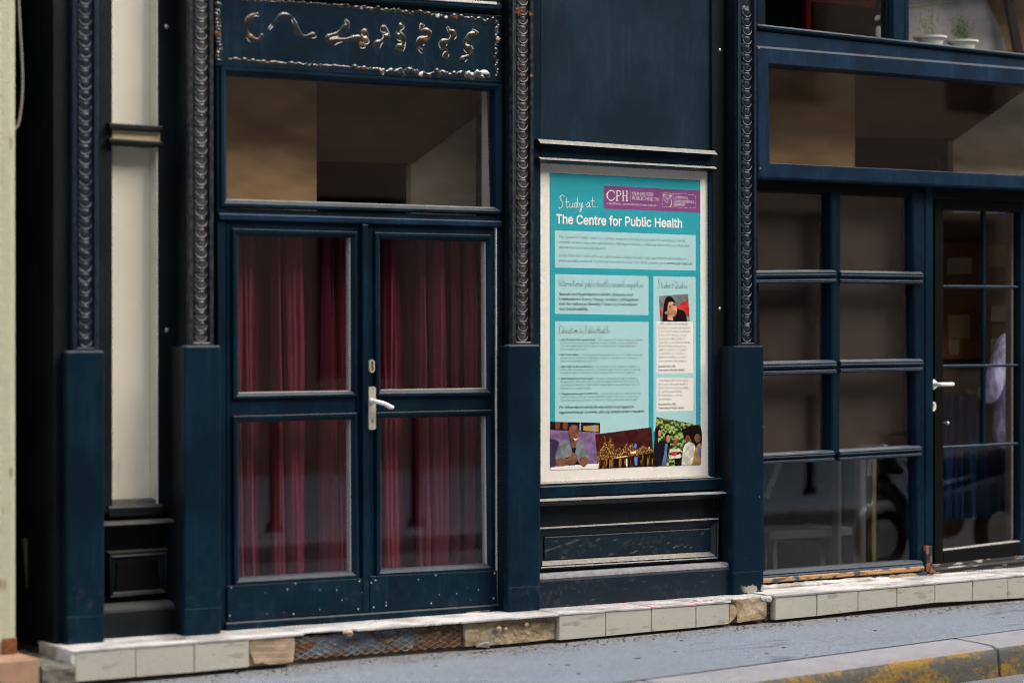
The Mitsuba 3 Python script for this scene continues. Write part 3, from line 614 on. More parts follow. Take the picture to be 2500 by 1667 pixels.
# sign board with blistered lettering
sg = name(sf + '__sign_board'); labels[sg] = {'label': 'old sign board with blistered raised scrolls and flaking beaded border'}
S4 = [(-0.8522, 3.2499), (0.79, 3.2766), (0.79, 2.9272), (-0.8524, 2.9201)]
add(sg + '__board', slab(S4, 0.012, 0.14, 0.003), 'navy_paint')
add(sg + '__top_rail', slab([(-0.8521, 3.4256), (0.79, 3.4614), (0.79, 3.283), (-0.8522, 3.2558)], 0.018, 0.14, 0.003), 'navy_dark')
(xa, za), (xb, zb) = (-0.862, 3.302), (0.767, 3.3258)
add(sg + '__cornice', run(xa, za, xb, zb, [(0.02, 0.016), (-0.004, 0.014), (-0.016, 0.004), (-0.016, -0.018), (-0.006, -0.03), (0.02, -0.032)]), 'navy_paint')
add(sg + '__white_strip', slab([(-0.0232, 3.3269), (0.7332, 3.3393), (0.7382, 3.3269), (-0.0232, 3.3146)], -0.022, 0.0, 0.001), 'bright_edge')
SC = dict(a=[(-0.6211, 3.1822), (-0.6523, 3.178), (-0.6812, 3.1401), (-0.6834, 3.1002), (-0.6657, 3.0656), (-0.6301, 3.0579), (-0.5966, 3.0881)],
          b=[(-0.5675, 3.114), (-0.5271, 3.1568), (-0.4865, 3.1837), (-0.4458, 3.1845), (-0.4231, 3.1519), (-0.4072, 3.1127), (-0.3776, 3.0945), (-0.3411, 3.0969), (-0.3044, 3.1054)],
          c=[(-0.1403, 3.1917), (-0.1286, 3.168), (-0.1473, 3.1382), (-0.1868, 3.1153), (-0.2307, 3.1002), (-0.2261, 3.0761), (-0.1844, 3.0849), (-0.1286, 3.0926), (-0.0772, 3.1), (-0.0444, 3.1083)],
          d=[(-0.0491, 3.1367), (-0.0162, 3.1266), (-0.0256, 3.0993), (-0.0491, 3.0814), (-0.0209, 3.0648)],
          e=[(0.0642, 3.1669), (0.0998, 3.1466), (0.0927, 3.1132), (0.0499, 3.0857), (0.0168, 3.0467)],
          f=[(0.1906, 3.1899), (0.169, 3.1595), (0.1666, 3.1346), (0.2002, 3.1182), (0.1882, 3.0822), (0.1618, 3.0557), (0.1714, 3.0398)],
          g=[(0.3087, 3.2022), (0.299, 3.1682), (0.3378, 3.1584), (0.3475, 3.1382), (0.3038, 3.1145), (0.2796, 3.088), (0.3087, 3.0587)],
          h=[(0.455, 3.1955), (0.4697, 3.1755), (0.4919, 3.1603), (0.4746, 3.1298), (0.4329, 3.1145), (0.4354, 3.0854), (0.455, 3.0699), (0.4378, 3.0354)],
          i=[(0.6057, 3.1931), (0.633, 3.1696), (0.5932, 3.1544), (0.561, 3.127), (0.5684, 3.1023), (0.5932, 3.0828), (0.5932, 3.0575), (0.5536, 3.0383), (0.5486, 3.0254)])
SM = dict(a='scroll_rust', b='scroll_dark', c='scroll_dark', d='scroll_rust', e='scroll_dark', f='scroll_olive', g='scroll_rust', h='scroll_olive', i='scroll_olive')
for k_, pts in SC.items():
    pth = smooth_path(pts, 8); L = len(pth); t = np.linspace(0, 1, L)
    fat = 0.023 if k_ not in 'ab' else 0.018
    r = fat * (0.55 + 0.45 * np.sin(np.pi * np.clip(t, 0.02, 0.98)) ** 0.5) * (0.8 + 0.35 * np.sin(t * 17 + ord(k_)))
    r[0] *= 0.5; r[-1] *= 0.4
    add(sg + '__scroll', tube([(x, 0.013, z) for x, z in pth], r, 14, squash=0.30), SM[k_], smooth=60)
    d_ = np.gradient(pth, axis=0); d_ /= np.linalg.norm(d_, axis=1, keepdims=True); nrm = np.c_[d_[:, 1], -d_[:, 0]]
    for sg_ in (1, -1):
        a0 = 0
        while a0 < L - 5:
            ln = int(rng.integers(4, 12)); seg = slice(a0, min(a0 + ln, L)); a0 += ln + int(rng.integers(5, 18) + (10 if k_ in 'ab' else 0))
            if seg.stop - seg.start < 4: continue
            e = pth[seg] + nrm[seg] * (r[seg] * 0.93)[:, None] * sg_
            add(sg + '__glint_edge', tube([(x, 0.009, z) for x, z in e], 0.0017 * np.sin(np.linspace(0.3, math.pi - 0.3, len(e))), 6), 'glint_white', smooth=60)  # thin white strips painting glints along the scroll edges
def beaded(pa, pb, n, seed, lo, hi, wob=0.006):
    r = np.random.default_rng(seed)
    (xa, za), (xb, zb) = pa, pb; cuts = np.sort(r.random(n)); cuts = np.r_[0, cuts, 1]
    for a, b in zip(cuts[:-1], cuts[1:]):
        if b - a < 0.012: continue
        m = max(4, int((b - a) * 60)); t = np.linspace(a + 0.002, b - 0.002, m)
        p = [(xa + (xb - xa) * u + r.normal(0, wob) * (abs(zb - za) > abs(xb - xa)), 0.012, za + (zb - za) * u + r.normal(0, wob) * (abs(zb - za) < abs(xb - xa))) for u in t]
        p = smooth_path(p, 4); rr = r.uniform(lo, hi) * (0.75 + 0.3 * np.sin(np.linspace(0, 9 * (b - a) * 12, len(p)) + r.random() * 6)); rr[0] *= .5; rr[-1] *= .5
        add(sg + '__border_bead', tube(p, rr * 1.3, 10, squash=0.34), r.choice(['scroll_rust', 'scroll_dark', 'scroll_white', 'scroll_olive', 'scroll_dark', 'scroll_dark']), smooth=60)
beaded((-0.7849, 3.2458), (-0.1053, 3.2635), 9, 1, .006, .009, .003); beaded((-0.1006, 3.2598), (0.7533, 3.2454), 16, 2, .008, .012)
beaded((-0.844, 3.2276), (-0.8332, 2.942), 5, 3, .010, .016, .004); beaded((-0.785, 2.9529), (0.0594, 2.9547), 10, 4, .007, .011, .003)
beaded((0.0594, 2.9547), (0.6805, 2.9573), 14, 5, .011, .017, .008); beaded((0.7583, 3.25), (0.7583, 2.9532), 9, 6, .009, .013, .005)
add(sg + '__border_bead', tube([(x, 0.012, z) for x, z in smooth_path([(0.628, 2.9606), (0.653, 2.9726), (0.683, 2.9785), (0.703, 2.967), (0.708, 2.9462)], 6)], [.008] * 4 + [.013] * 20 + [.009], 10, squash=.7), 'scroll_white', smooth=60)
# door leaves
def leaf_fn(nm, L, label):
    d = name(sf + '__' + nm); labels[d] = {'label': label}
    return d
def glazing(d, o, i, yf=0.022, wh=1.0, m='navy_paint'):
    add(d + '__glazing_frame', frame(o, i, [(0, 0.07), (0, yf - .004), (0.12, yf - .012), (0.5, yf - .012), (0.62, yf - .006), (0.95, yf + .002), (1, yf + .006), (1, 0.07)]), m)
    sx, sz = (1, -1, -1, 1), (1, 1, -1, -1)
    add(d + '__bead', slab([(i[1][0] - .0045, i[1][1]), (i[1][0] + .003, i[1][1]), (i[2][0] + .003, i[2][1]), (i[2][0] - .0045, i[2][1])], yf + .008, 0.07, .001), 'putty')
    add(d + '__bead', slab([(i[3][0], i[3][1] + .0035), (i[2][0] - .005, i[2][1] + .0035), (i[2][0] - .005, i[2][1] - .003), (i[3][0], i[3][1] - .003)], yf + .010, 0.07, .001), 'putty' if i[0][1] > 1.5 else 'navy_light')
    add(d + '__pane', sheet(Polygon(i), yf + 0.022), 'glass')
# left leaf
d1 = leaf_fn('door_leaf', 0, 'left leaf of the blue double door')
d2 = leaf_fn('door_leaf', 0, 'right leaf of the blue double door, with the lever handle')
o1 = [(-0.7644, 2.1393), (-0.0685, 2.1391), (-0.0687, 1.3148), (-0.7603, 1.3112)]; i1 = [(-0.7229, 2.1038), (-0.0993, 2.108), (-0.0971, 1.3412), (-0.7226, 1.3403)]
o2 = [(-0.7614, 1.2308), (-0.0688, 1.2345), (-0.0549, 0.4056), (-0.7563, 0.4089)]; i2 = [(-0.7227, 1.1979), (-0.0983, 1.1999), (-0.0938, 0.4387), (-0.7192, 0.4389)]
o3 = [(0.0304, 2.1382), (0.7258, 2.1411), (0.727, 1.3075), (0.0374, 1.3109)]; i3 = [(0.0684, 2.1054), (0.7007, 2.1049), (0.7057, 1.3447), (0.0716, 1.3442)]
o4 = [(0.0385, 1.2347), (0.7295, 1.2364), (0.7408, 0.4018), (0.0396, 0.4108)]; i4 = [(0.0728, 1.2049), (0.7007, 1.2017), (0.7094, 0.4355), (0.0738, 0.4381)]
def leaf_body(d, L, R, oA, oB, zt, zb):
    """stiles and rails around the two glazing frames"""
    y = 0.028
    bar(d + '__stile', (L[0], zt[0]), (oA[0][0], zt[0]), (oB[3][0], zb[0]), (L[1], zb[0]), y, 0.075)
    bar(d + '__stile', (oA[1][0], zt[1]), (R[0], zt[1]), (R[1], zb[1]), (oB[2][0], zb[1]), y, 0.075)
    bar(d + '__rail', (oA[0][0], zt[0]), (oA[1][0], zt[1]), oA[1], oA[0], y + .001, 0.075)
    bar(d + '__rail', oA[3], oA[2], oB[1], oB[0], y + .001, 0.075)
    bar(d + '__rail', oB[3], oB[2], (oB[2][0], zb[1]), (oB[3][0], zb[0]), y + .001, 0.075)
leaf_body(d1, (-0.7881, -0.7848), (-0.0312, -0.0277), o1, o2, (2.1737, 2.1761), (0.2361, 0.233))
glazing(d1, o1, i1); glazing(d1, o2, i2)
leaf_body(d2, (-0.0265, -0.0242), (0.7674, 0.7712), o3, o4, (2.1763, 2.1795), (0.2327, 0.2282))
glazing(d2, o3, i3); glazing(d2, o4, i4)
bar(d2 + '__cover_strip', (-0.0446, 2.1748), (-0.0128, 2.1749), (-0.0062, 0.2363), (-0.0415, 0.2364), 0.0, 0.04, 'navy_paint', 0.004)
bar(d2 + '__edge_strip', (0.7554, 2.1775), (0.7602, 2.1776), (0.7632, 0.2325), (0.7581, 0.2328), 0.014, 0.05, 'bright_edge', 0.0005)
for d, q, scr in ((d1, [(-0.7921, 0.4088), (-0.044, 0.4049), (-0.0406, 0.2354), (-0.791, 0.2372)], [(-0.7734, 0.3998), (-0.4221, 0.4012), (-0.0612, 0.3925), (-0.7811, 0.2653), (-0.4324, 0.2516), (-0.0676, 0.2535)]),
                  (d2, [(0.0007, 0.4137), (0.7571, 0.4017), (0.7584, 0.2317), (0.0007, 0.2345)], [(0.0315, 0.3915), (0.3849, 0.3983), (0.7407, 0.3898), (0.0208, 0.2569), (0.3576, 0.2567), (0.7357, 0.2607)])):
    add(d + '__kick_plate', slab(q, 0.008, 0.03, 0.0012), 'navy_paint')
    for x, z in scr: add(d + '__screw', screw(x, 0.0075, z, 0.0052), 'steel', smooth=40)
    r = np.random.default_rng(len(q[0]) + 3 + (d == d2)); fl = []
    for _ in range(9):
        u, w = r.random(2); x = q[0][0] + (q[1][0] - q[0][0]) * u; z = q[3][1] + 0.02 + (q[0][1] - q[3][1] - 0.05) * w
        fl.append(ball((x, 0.0078, z), r.uniform(.0012, .003), (1, .3, 1.6), 1))
    add(d + '__paint_fleck', fl, 'bright_edge')
# lever handle, plates
def pill(x0, z1, x1, z0, r):
    a = min(r, (x1 - x0) / 2); return Polygon([(x0, z0), (x1, z0), (x1, z1), (x0, z1)]).buffer(-a * .98).buffer(a * .98, 6)
(hx0, hz1), (hx1, hz0) = (-0.0141, 1.3634), (0.0248, 1.1494)
pl = pill(hx0, hz1, hx1, hz0, 0.007)
pl = pl.difference(affinity.translate(LineString([(0, 0), (0, -0.012)]).buffer(0.0045), (hx0 + hx1) / 2, hz0 + 0.048)).difference(affinity.translate(LineString([(0, 0.006), (0, 0.004)]).buffer(0.006), (hx0 + hx1) / 2, hz0 + 0.048))
hp = extrude(pl, -0.009, 0.004)
add(d2 + '__handle_plate', hp, 'nickel')
hcx = (hx0 + hx1) / 2
add(d2 + '__lock_cylinder', lathe([(0, .0105), (.0062, .0095), (.0068, -.004)], (hcx + .001, 0, hz0 + 0.053), 16, 'y'), 'steel', smooth=50)
for z in (hz1 - 0.012, hz0 + 0.012): add(d2 + '__screw', lathe([(0, .0098), (.0026, .0096), (.0026, .0)], (hcx, 0, z), 10, 'y'), 'brass')
(lx, lz), (tx, tz) = (-0.0021, 1.2898), (0.0884, 1.2606)
lev = smooth_path([(lx, 0.0, lz), (lx, -0.02, lz), (lx + 0.001, -0.045, lz + .001), (lx + 0.014, -0.058, lz - .002), (lx + 0.05, -0.06, lz - 0.013), (tx - 0.012, -0.06, tz + 0.003), (tx, -0.06, tz)], 8)
rr = np.interp(np.linspace(0, 1, len(lev)), [0, .3, .5, .9, 1], [.0125, .011, .0105, .0125, .010])
add(d2 + '__lever', [tube(lev, rr, 14), ball(lev[-1], 0.0102)], 'aluminium', smooth=50)
add(d2 + '__rose', lathe([(.010, .022), (.0145, .020), (.016, .009)], (lx, 0, lz), 18, 'y'), 'nickel', smooth=40)
(ex0, ez1), (ex1, ez0) = (-0.0117, 1.4988), (0.0178, 1.4349)
ep = pill(ex0, ez1, ex1, ez0, 0.016); add(d2 + '__escutcheon', extrude(ep.difference(ep.buffer(-0.006)), -0.01, 0.003), 'nickel')
add(d2 + '__escutcheon_core', extrude(ep.buffer(-0.0058), -0.006, 0.003), 'brass')

# -------- poster bay
YC = 0.03
pb = name(sf + '__poster_bay'); labels[pb] = {'label': 'dark blue bay that carries the poster, with a blank panel above'}
cX0, cX1 = 0.9399, 2.2846
bar(pb + '__stile', (cX0 - 0.03, 3.8), (1.0422, 3.5093), (1.046, 0.358), (cX0 - 0.03, 0.4), YC, 0.13, 'navy_paint', 0.003)
xs_ = 2.1755; bar(pb + '__stile', (2.1748, 3.5992), (2.2574, 3.6058), (2.2612, 0.6775), (2.1872, 0.6803), YC, 0.13, 'navy_dark', 0.003)
bar(pb + '__reveal', (2.258 + 0.001, 3.8), (cX1 + 0.03, 3.8), (cX1 + 0.03, 0.3), (2.258 + 0.001, 0.3), 0.055, 0.14, 'navy_dark', 0.0)
for x, z in ((2.2313, 3.1917), (2.2309, 1.7665)): add(pb + '__bolt', screw(x, YC, z, 0.010), 'steel', smooth=50)
bar(pb + '__blank_panel', (1.054, 3.5342), (2.1931, 3.6031), (2.1934, 2.6281), (1.054, 2.6384), 0.048, 0.12, 'panel_navy', 0.002)
def rail(key, pa, pc, prof, m='navy_paint'): return add(key, run(pa[0], pa[1], pc[0], pc[1], prof), m)
rail(pb + '__ledge', (1.0082, 2.6429), (2.1744, 2.6287), [(0.12, 0.012), (0.006, 0.004), (0.000, 0.0), (-0.018, -0.015), (-0.020, -0.019), (-0.018, -0.022), (0.02, -0.026), (0.12, -0.026)], 'dusty_toplit_navy')
bar(pb + '__fascia', (1.0433, 2.628), (2.1865, 2.6153), (2.1865, 2.5454), (1.0433, 2.5527), 0.028, 0.12, 'navy_paint', 0.001)
rail(pb + '__ledge', (1.0148, 2.5517), (2.1793, 2.5443), [(0.12, 0.006), (0.008, 0.001), (-0.008, -0.008), (-0.010, -0.011), (-0.010, -0.018), (0.002, -0.024), (0.03, -0.026), (0.12, -0.026)], 'dusty_toplit_navy')
# frame beads round the poster
bar(pb + '__side_bead', (2.1656, 2.536), (2.1912, 2.5369), (2.1974, 0.8353), (2.1719, 0.8407), 0.036, 0.12, 'navy_light', 0.004)
rail(pb + '__bead', (1.0408, 0.8511), (2.1928, 0.8493), [(0.12, 0.0), (0.052, 0.0), (0.044, -0.003), (0.040, -0.007), (0.034, -0.008), (0.028, -0.011), (0.028, -0.02), (0.12, -0.02)], 'dusty_toplit_navy')
rail(pb + '__bottom_rail', (1.0355, 0.8302), (2.255, 0.8365), [(0.12, 0.0), (0.034, 0.0), (0.024, -0.003), (0.020, -0.008), (0.020, -0.062), (0.12, -0.062)], 'navy_paint')
rail(pb + '__dado_rail', (1.0042, 0.7588), (2.2753, 0.7569), [(0.12, 0.006), (0.0, 0.003), (-0.02, -0.001), (-0.026, -0.006), (-0.026, -0.014), (-0.018, -0.020), (0.0, -0.024), (0.012, -0.034), (0.12, -0.036)], 'dusty_toplit_navy')
bar(pb + '__dado_back', (cX0 - 0.03, 0.7654), (cX1 + 0.03, 0.7538), (cX1 + 0.03, 0.2), (cX0 - 0.03, 0.2), 0.05, 0.13, 'navy_dark', 0.0)
Do = [(1.0227, 0.6109), (2.217, 0.6136), (2.2157, 0.3832), (1.0227, 0.3893)]; Di = [(1.0696, 0.5625), (2.174, 0.5613), (2.174, 0.4304), (1.0696, 0.4341)]
add(pb + '__panel_moulding', frame(Do, Di, [(0, 0.09), (0, 0.022), (0.1, 0.012), (0.25, 0.012), (0.36, 0.020), (0.5, 0.020), (0.6, 0.028), (0.85, 0.042), (1, 0.047), (1, 0.09)]), 'dusty_toplit_navy')
add(pb + '__raised_panel', slab([(x + .004 * s, z - .004 * t) for (x, z), s, t in zip(Di, (1, -1, -1, 1), (1, 1, -1, -1))], 0.040, 0.09, 0.003), 'navy_scuffed')
v = rbox(cX0 - 0.04, 2.2497, -0.055, 0.12, 0.19, 0.30, 0.016)
(xa, za), (xb, zb) = (0.9942, 0.3687), (2.2609, 0.3706)
rail(pb + '__base_board', (cX0 - 0.04, za), (2.2525, zb), [(0.12, 0.004), (-0.02, 0.003), (-0.036, -0.001), (-0.046, -0.008), (-0.052, -0.020), (-0.054, -0.035), (-0.054, -0.20), (0.12, -0.20)], 'navy_scuffed')

# -------- right bay: upper window, transom, glazed screen, glazed door
XR = 5.6
def xz(a, b, x): t = (x - a[0]) / (b[0] - a[0]); return (x, a[1] + (b[1] - a[1]) * t)
YT = -0.045
tA, tB = (2.428, 3.2229), (4.4687, 3.2209); gA, gB = (2.5144, 3.1275), (4.4687, 3.1195); bA, bB = (2.524, 2.5759), (4.4693, 2.5749); cA, cB = (2.437, 2.4876), (4.4693, 2.4891)
tw2 = name(sf + '__transom_window'); labels[tw2] = {'label': 'wide transom window with thick blue frame above the glazed screen'}
o = [tA, xz(tA, tB, XR + .1), xz(cA, cB, XR + .1), cA]; i = [gA, xz(gA, gB, XR), xz(bA, bB, XR), bA]
add(tw2 + '__frame', frame(o, i, [(0, 0.14), (0, YT + .012), (0.06, YT + .003), (0.14, YT), (0.97, YT), (1, YT + .003), (1, 0.14)]), 'navy_light')
add(tw2 + '__pane', sheet(Polygon(i), 0.03), 'glass')
for x, z in ((2.4454, 3.2081), (2.4543, 2.5443)): add(tw2 + '__bare_chip', ball((x, YT, z), .006, (1.2, .3, .8), 2), 'bare_wood')
# sloping fascia and upper windows
YU = 0.0
fA, fB = (2.4611, 3.309), (4.5133, 3.2768)
bar(sf + '__fascia', fA, xz(fA, fB, XR), xz(tA, tB, XR), (tA[0], tA[1] - 0.01), 0.004, 0.14, 'navy_light', 0.002)
uA, uB = (2.4734, 3.3475), (4.5033, 3.3097)
add(sf + '__window_sill', run(uA[0] - .01, uA[1], XR, xz(uA, uB, XR)[1], [(0.14, 0.004), (0.012, 0.003), (-0.006, -0.001), (-0.016, -0.010), (-0.016, -0.020), (-0.008, -0.028), (0.01, -0.036), (0.14, -0.038)]), 'navy_paint')
for k_, (xl, xr) in enumerate(((1859, 2163.5), (2213.5, 2560))):
    uw = name(sf + '__upper_window')
    zl = 59 + (xl - 1853) * 72 / 647; a = (3.4599, 3.4191)
    X0, X1 = 2.5398 if k_ == 0 else 3.6207, 3.4626 if k_ == 0 else XR
    z0, z1 = xz(uA, uB, X0)[1], xz(uA, uB, X1)[1]
    add(uw + '__pane', sheet(Polygon([(X0 - .02, z0 - .03), (X1 + .02, z1 - .03), (X1 + .02, 3.9), (X0 - .02, 3.9)]), 0.055), 'glass')
    if k_ == 0:
        bar(uw + '__stile', (2.4807, 3.9), (X0, 3.9), (X0, z0 - .02), (2.4807, z0 - .02), 0.015, 0.14)
        bar(uw + '__stile', (X1, 3.9), (3.5164, 3.9), (3.5164, z1 - .02), (X1, z1 - .02), 0.045, 0.14, 'navy_dark')
        bar(uw + '__post', (3.4748, 3.6515), (3.5598, 3.6581), (3.56, 3.3281), (3.475, 3.3297), 0.0, 0.14)
    else: bar(uw + '__stile', (3.5883, 3.9), (X0, 3.9), (X0, z0 - .02), (3.5883, z0 - .02), 0.03, 0.14)
# glazed screen with seven panes
YG = 0.07
gs = name(sf + '__glazed_screen'); labels[gs] = {'label': 'glazed screen of six small panes over one wide pane'}
hA, hB = (2.5, 2.486), (3.8452, 2.4835)
bar(gs + '__head', (2.4712, hA[1] + .1), (XR, hB[1] + .1), (XR, (3.8453, 2.4281)[1]), (2.4712, (2.5, 2.422)[1]), YG, 0.16, 'black_paint')  # head rail coloured black for the shadow under the transom
bar(gs + '__stile', (2.465, 2.4849), (2.5379, 2.4873), (2.6005, 0.2827), (2.5009, 0.288), YG + .02, 0.16, 'black_paint')
bar(gs + '__mullion', (3.0494, 2.4336), (3.1257, 2.436), (3.1174, 0.9365), (3.0563, 0.9381), YG - .018, 0.16, 'navy_paint', 0.008)
bar(gs + '__stile', (3.6754, 2.4537), (3.7747, 2.4568), (3.7764, 0.2208), (3.7186, 0.2239), YG - .012, 0.16, 'navy_paint', 0.008)
def glazing_bar(key, pl_, pr, hl, hr):
    """a double bead: moulded top, groove and lower bead"""
    for (u, w) in ((0.0, 0.55), (0.66, 0.34)):
        a = (pl_[0], pl_[1] - hl * u); b = (pr[0], pr[1] - hr * u); h = hl * w
        add(key, run(a[0], a[1], b[0], b[1], [(0.13, 0.002), (YG - .012, 0.001), (YG - .028, -h * .16), (YG - .036, -h * .35), (YG - .030, -h * .5), (YG - .036, -h * .66), (YG - .026, -h), (0.13, -h)]), 'navy_light')
    add(key + '_core', run(pl_[0], pl_[1] - .004, pr[0], pr[1] - .004, [(0.13, 0), (YG - .004, 0), (YG - .004, -hl + .008), (0.13, -hl + .008)]), 'black_paint')
for (l1, l2, l3, l4), (h1, h2) in ((((2.4908, 1.9806), (3.0746, 1.9934), (3.1082, 1.9892), (3.7375, 1.9896)), (33, 31)), (((2.5201, 1.471), (3.0749, 1.4781), (3.1085, 1.4779), (3.7378, 1.4813)), (34, 31)), (((2.5408, 0.9558), (3.063, 0.9629), (3.1027, 0.963), (3.7286, 0.9732)), (26, 26))):
    glazing_bar(gs + '__glazing_bar', l1, l2, h1 / 440, h1 / 438); glazing_bar(gs + '__glazing_bar', l3, l4, h2 / 430, h2 / 426)
def zrow(pl_, pr, x): return xz(pl_, pr, x)[1]
rows = [((2.5532, 2.4389), (3.7824, 2.4348)), ((2.5534, 1.9495), (3.7828, 1.9578)), ((2.583, 1.4321), (3.7832, 1.4468)), ((2.5979, 0.9253), (3.7835, 0.9454)), ((2.6188, 0.2792), (3.7905, 0.2843))]
cols = [2.5418, 3.1322, 3.7508]
for r in range(3):
    for c in range(2):
        xa, xb = cols[c] + .004, cols[c + 1] - .004
        add(gs + '__pane', sheet(Polygon([(xa, zrow(*rows[r], xa)), (xb, zrow(*rows[r], xb)), (xb, zrow(*rows[r + 1], xb) + .006), (xa, zrow(*rows[r + 1], xa) + .006)]), 0.10), 'glass')
xa, xb = 2.5888, 3.7701
add(gs + '__pane', sheet(Polygon([(xa, zrow(*rows[3], xa)), (xb, zrow(*rows[3], xb)), (xb, zrow(*rows[4], xb)), (xa, zrow(*rows[4], xa))]), 0.10), 'glass')
(xa, za), (xb, zb) = (2.5586, 0.2965), (3.7419, 0.3011)
add(gs + '__bottom_bead', run(xa - .02, za, xb, zb, [(0.14, 0.002), (0.06, 0.002), (0.047, -0.006), (0.041, -0.014), (0.045, -0.020), (0.036, -0.028), (0.036, -0.040), (0.14, -0.040)]), 'navy_light')
(xa, za), (xb, zb) = (2.5506, 0.2634), (3.7392, 0.2708)
add(gs + '__bare_bead', run(xa - .02, za, xb, zb, [(0.14, 0.0), (0.034, 0.0), (0.026, -0.006), (0.026, -0.022), (0.034, -0.028), (0.14, -0.03)]), 'bare_wood')
(xa, za), (xb, zb) = (2.5546, 0.2147), (3.7631, 0.2284)
add(gs + '__bottom_board', run(xa - .02, za, xb, zb, [(0.14, 0.012), (0.045, 0.010), (0.030, 0.0), (0.030, -0.10), (0.14, -0.10)]), 'peeling_paint')
mo = ball((0, 0, 0), 1, (1, 1, 1), 4); mo.vertices *= np.array([0.52, 0.045, 0.018]); mo.vertices += mo.vertex_normals * ((meshkit.fbm(mo.vertices * 30, 4) - .5) * .03)[:, None]; mo.apply_translation((2.95, 0.03, 0.212))
add(gs + '__mortar_bed', mo, 'slab', smooth=40)
# glazed door
YDR = 0.13
gd = name(sf + '__glazed_door'); labels[gd] = {'label': 'black glazed door with thin glazing bars and white lever handle'}
dX0, dX1, dX2, dX3 = 3.9045, 3.9731, 4.6026, 4.782
ztop = (3.9692, 2.4468)[1]
bar(gd + '__stile', (dX0, ztop), (dX1, ztop), (dX1, 0.2), (dX0, 0.2), YDR - .012, 0.18, 'black_paint', 0.003)
bar(gd + '__stile', (dX2, ztop), (dX3, ztop), (dX3, 0.2), (dX2, 0.2), YDR - .012, 0.18, 'navy_paint', 0.003)
bar(gd + '__rail', (dX1, ztop), (dX2, ztop), (4.6019, 2.3641), (3.9725, 2.3642), YDR - .01, 0.18, 'black_paint', 0.003)
bar(gd + '__rail', (3.9741, 0.3384), (4.6038, 0.364), (4.6108, 0.2454), (3.9742, 0.2143), YDR - .01, 0.18, 'black_paint', 0.004)
(xa, za), (xb, zb) = (3.9741, 0.3481), (4.6038, 0.374); add(gd + '__bead', run(xa, za, xb, zb, [(0.16, 0), (YDR - .006, -.001), (YDR - .010, -.006), (YDR - .010, -.012), (0.16, -.012)]), 'dusty_toplit_navy')
bars_z = [((3.9822, 1.9172), (4.626, 1.9203), 8), ((3.9825, 1.4438), (4.6264, 1.4443), 7), ((3.9829, 0.9606), (4.6269, 0.9694), 7)]
xm0, xm1 = 4.3105, 4.3323
ends = [((3.9911, 2.3753), (4.6354, 2.3758))] + [b[:2] for b in bars_z] + [((3.9927, 0.3238), (4.6373, 0.3498))]
for a, b, h in bars_z: add(gd + '__glazing_bar', run(a[0], a[1], b[0], b[1], [(0.158, 0), (YDR + .006, 0), (YDR, -.005), (YDR, -h / 410 + .004), (YDR + .006, -h / 410), (0.158, -h / 410)]), 'navy_light')
for k_ in range(3):
    z1 = zrow(*ends[k_], xm0); z0 = zrow(*ends[k_ + 1], xm0)
    bar(gd + '__glazing_bar', (xm0, z1), (xm1, z1), (xm1, z0), (xm0, z0), YDR + .002, 0.158, 'navy_paint', 0.004)
for k_ in range(4):
    for xa, xb in (((dX1 - .004, (xm0 + xm1) / 2), ((xm0 + xm1) / 2, dX2 + .004)) if k_ < 3 else ((dX1 - .004, dX2 + .004),)):
        add(gd + '__pane', sheet(Polygon([(xa, zrow(*ends[k_], xa)), (xb, zrow(*ends[k_], xb)), (xb, zrow(*ends[k_ + 1], xb)), (xa, zrow(*ends[k_ + 1], xa))]), 0.150), 'glass')
(hx, hz) = (3.8863, 1.3298)
hs = Polygon([(hx - .008, hz + .03), (hx + .004, hz + .03)]  + [(hx + .004 + .022 * math.cos(a), hz + .027 * math.sin(a)) for a in np.linspace(1.3, -1.3, 12)] + [(hx + .004, hz - .03), (hx - .008, hz - .03)])
add(gd + '__handle_plate', extrude(hs, YDR - .024, YDR - .01), 'white_plastic')
(tx, tz) = (3.993, 1.3282)
lv = smooth_path([(hx + .006, YDR - .01, hz), (hx + .007, YDR - .04, hz), (hx + .02, YDR - .065, hz), (hx + .05, YDR - .07, hz), (tx, YDR - .07, hz)], 8)
add(gd + '__lever', [tube(lv, .0115, 12), ball(lv[-1], .0113)], 'white_plastic', smooth=50)
es = Polygon([(hx - .008, hz - .098)] + [(hx + .002 + .024 * math.cos(a), hz - .13 + .029 * math.sin(a)) for a in np.linspace(1.4, -1.4, 12)] + [(hx - .008, hz - .162)])
kh = LineString([(hx + .006, hz - .128), (hx + .006, hz - .140)]).buffer(.0035).union(affinity.translate(LineString([(0, 0), (0.0001, 0)]).buffer(.0068), hx + .006, hz - .124))
add(gd + '__key_plate', extrude(es.difference(kh), YDR - .017, YDR - .01), 'white_plastic'); add(gd + '__keyhole', extrude(kh, YDR - .0125, YDR - .008), 'brass')
(kx, kz) = (3.9899, 1.0995); add(gd + '__knob', [ball((kx, YDR - .03, kz), .011), tube([(kx - .006, YDR, kz), (kx - .003, YDR - .015, kz), (kx, YDR - .03, kz)], .005, 8)], 'steel', smooth=True)
(xa, za), (xb, zb) = (3.8474, 0.2363), (4.5756, 0.2625)
add(sf + '__door_sill', run(xa - .02, za + .012, XR, zb + .012 + .005 * (XR - xb) / .3, [(0.3, 0.02), (0.125, 0.018), (0.10, 0.004), (0.07, 0.0), (0.055, -0.012), (0.055, -0.03), (0.03, -0.036), (0.03, -0.12), (0.3, -0.12)]), 'weathered_black')
bar(sf + '__post', (3.7671, 2.5281), (3.8299, 2.5302), (3.8316, 0.3873), (3.7719, 0.3901), .05, 0.16, 'navy_paint', 0.004)
add(sf + '__iron_foot', slab([(3.7597, 0.3894), (3.8112, 0.3846), (3.8146, 0.2353), (3.7631, 0.2332)], .035, .15, .004), 'blue_rust')
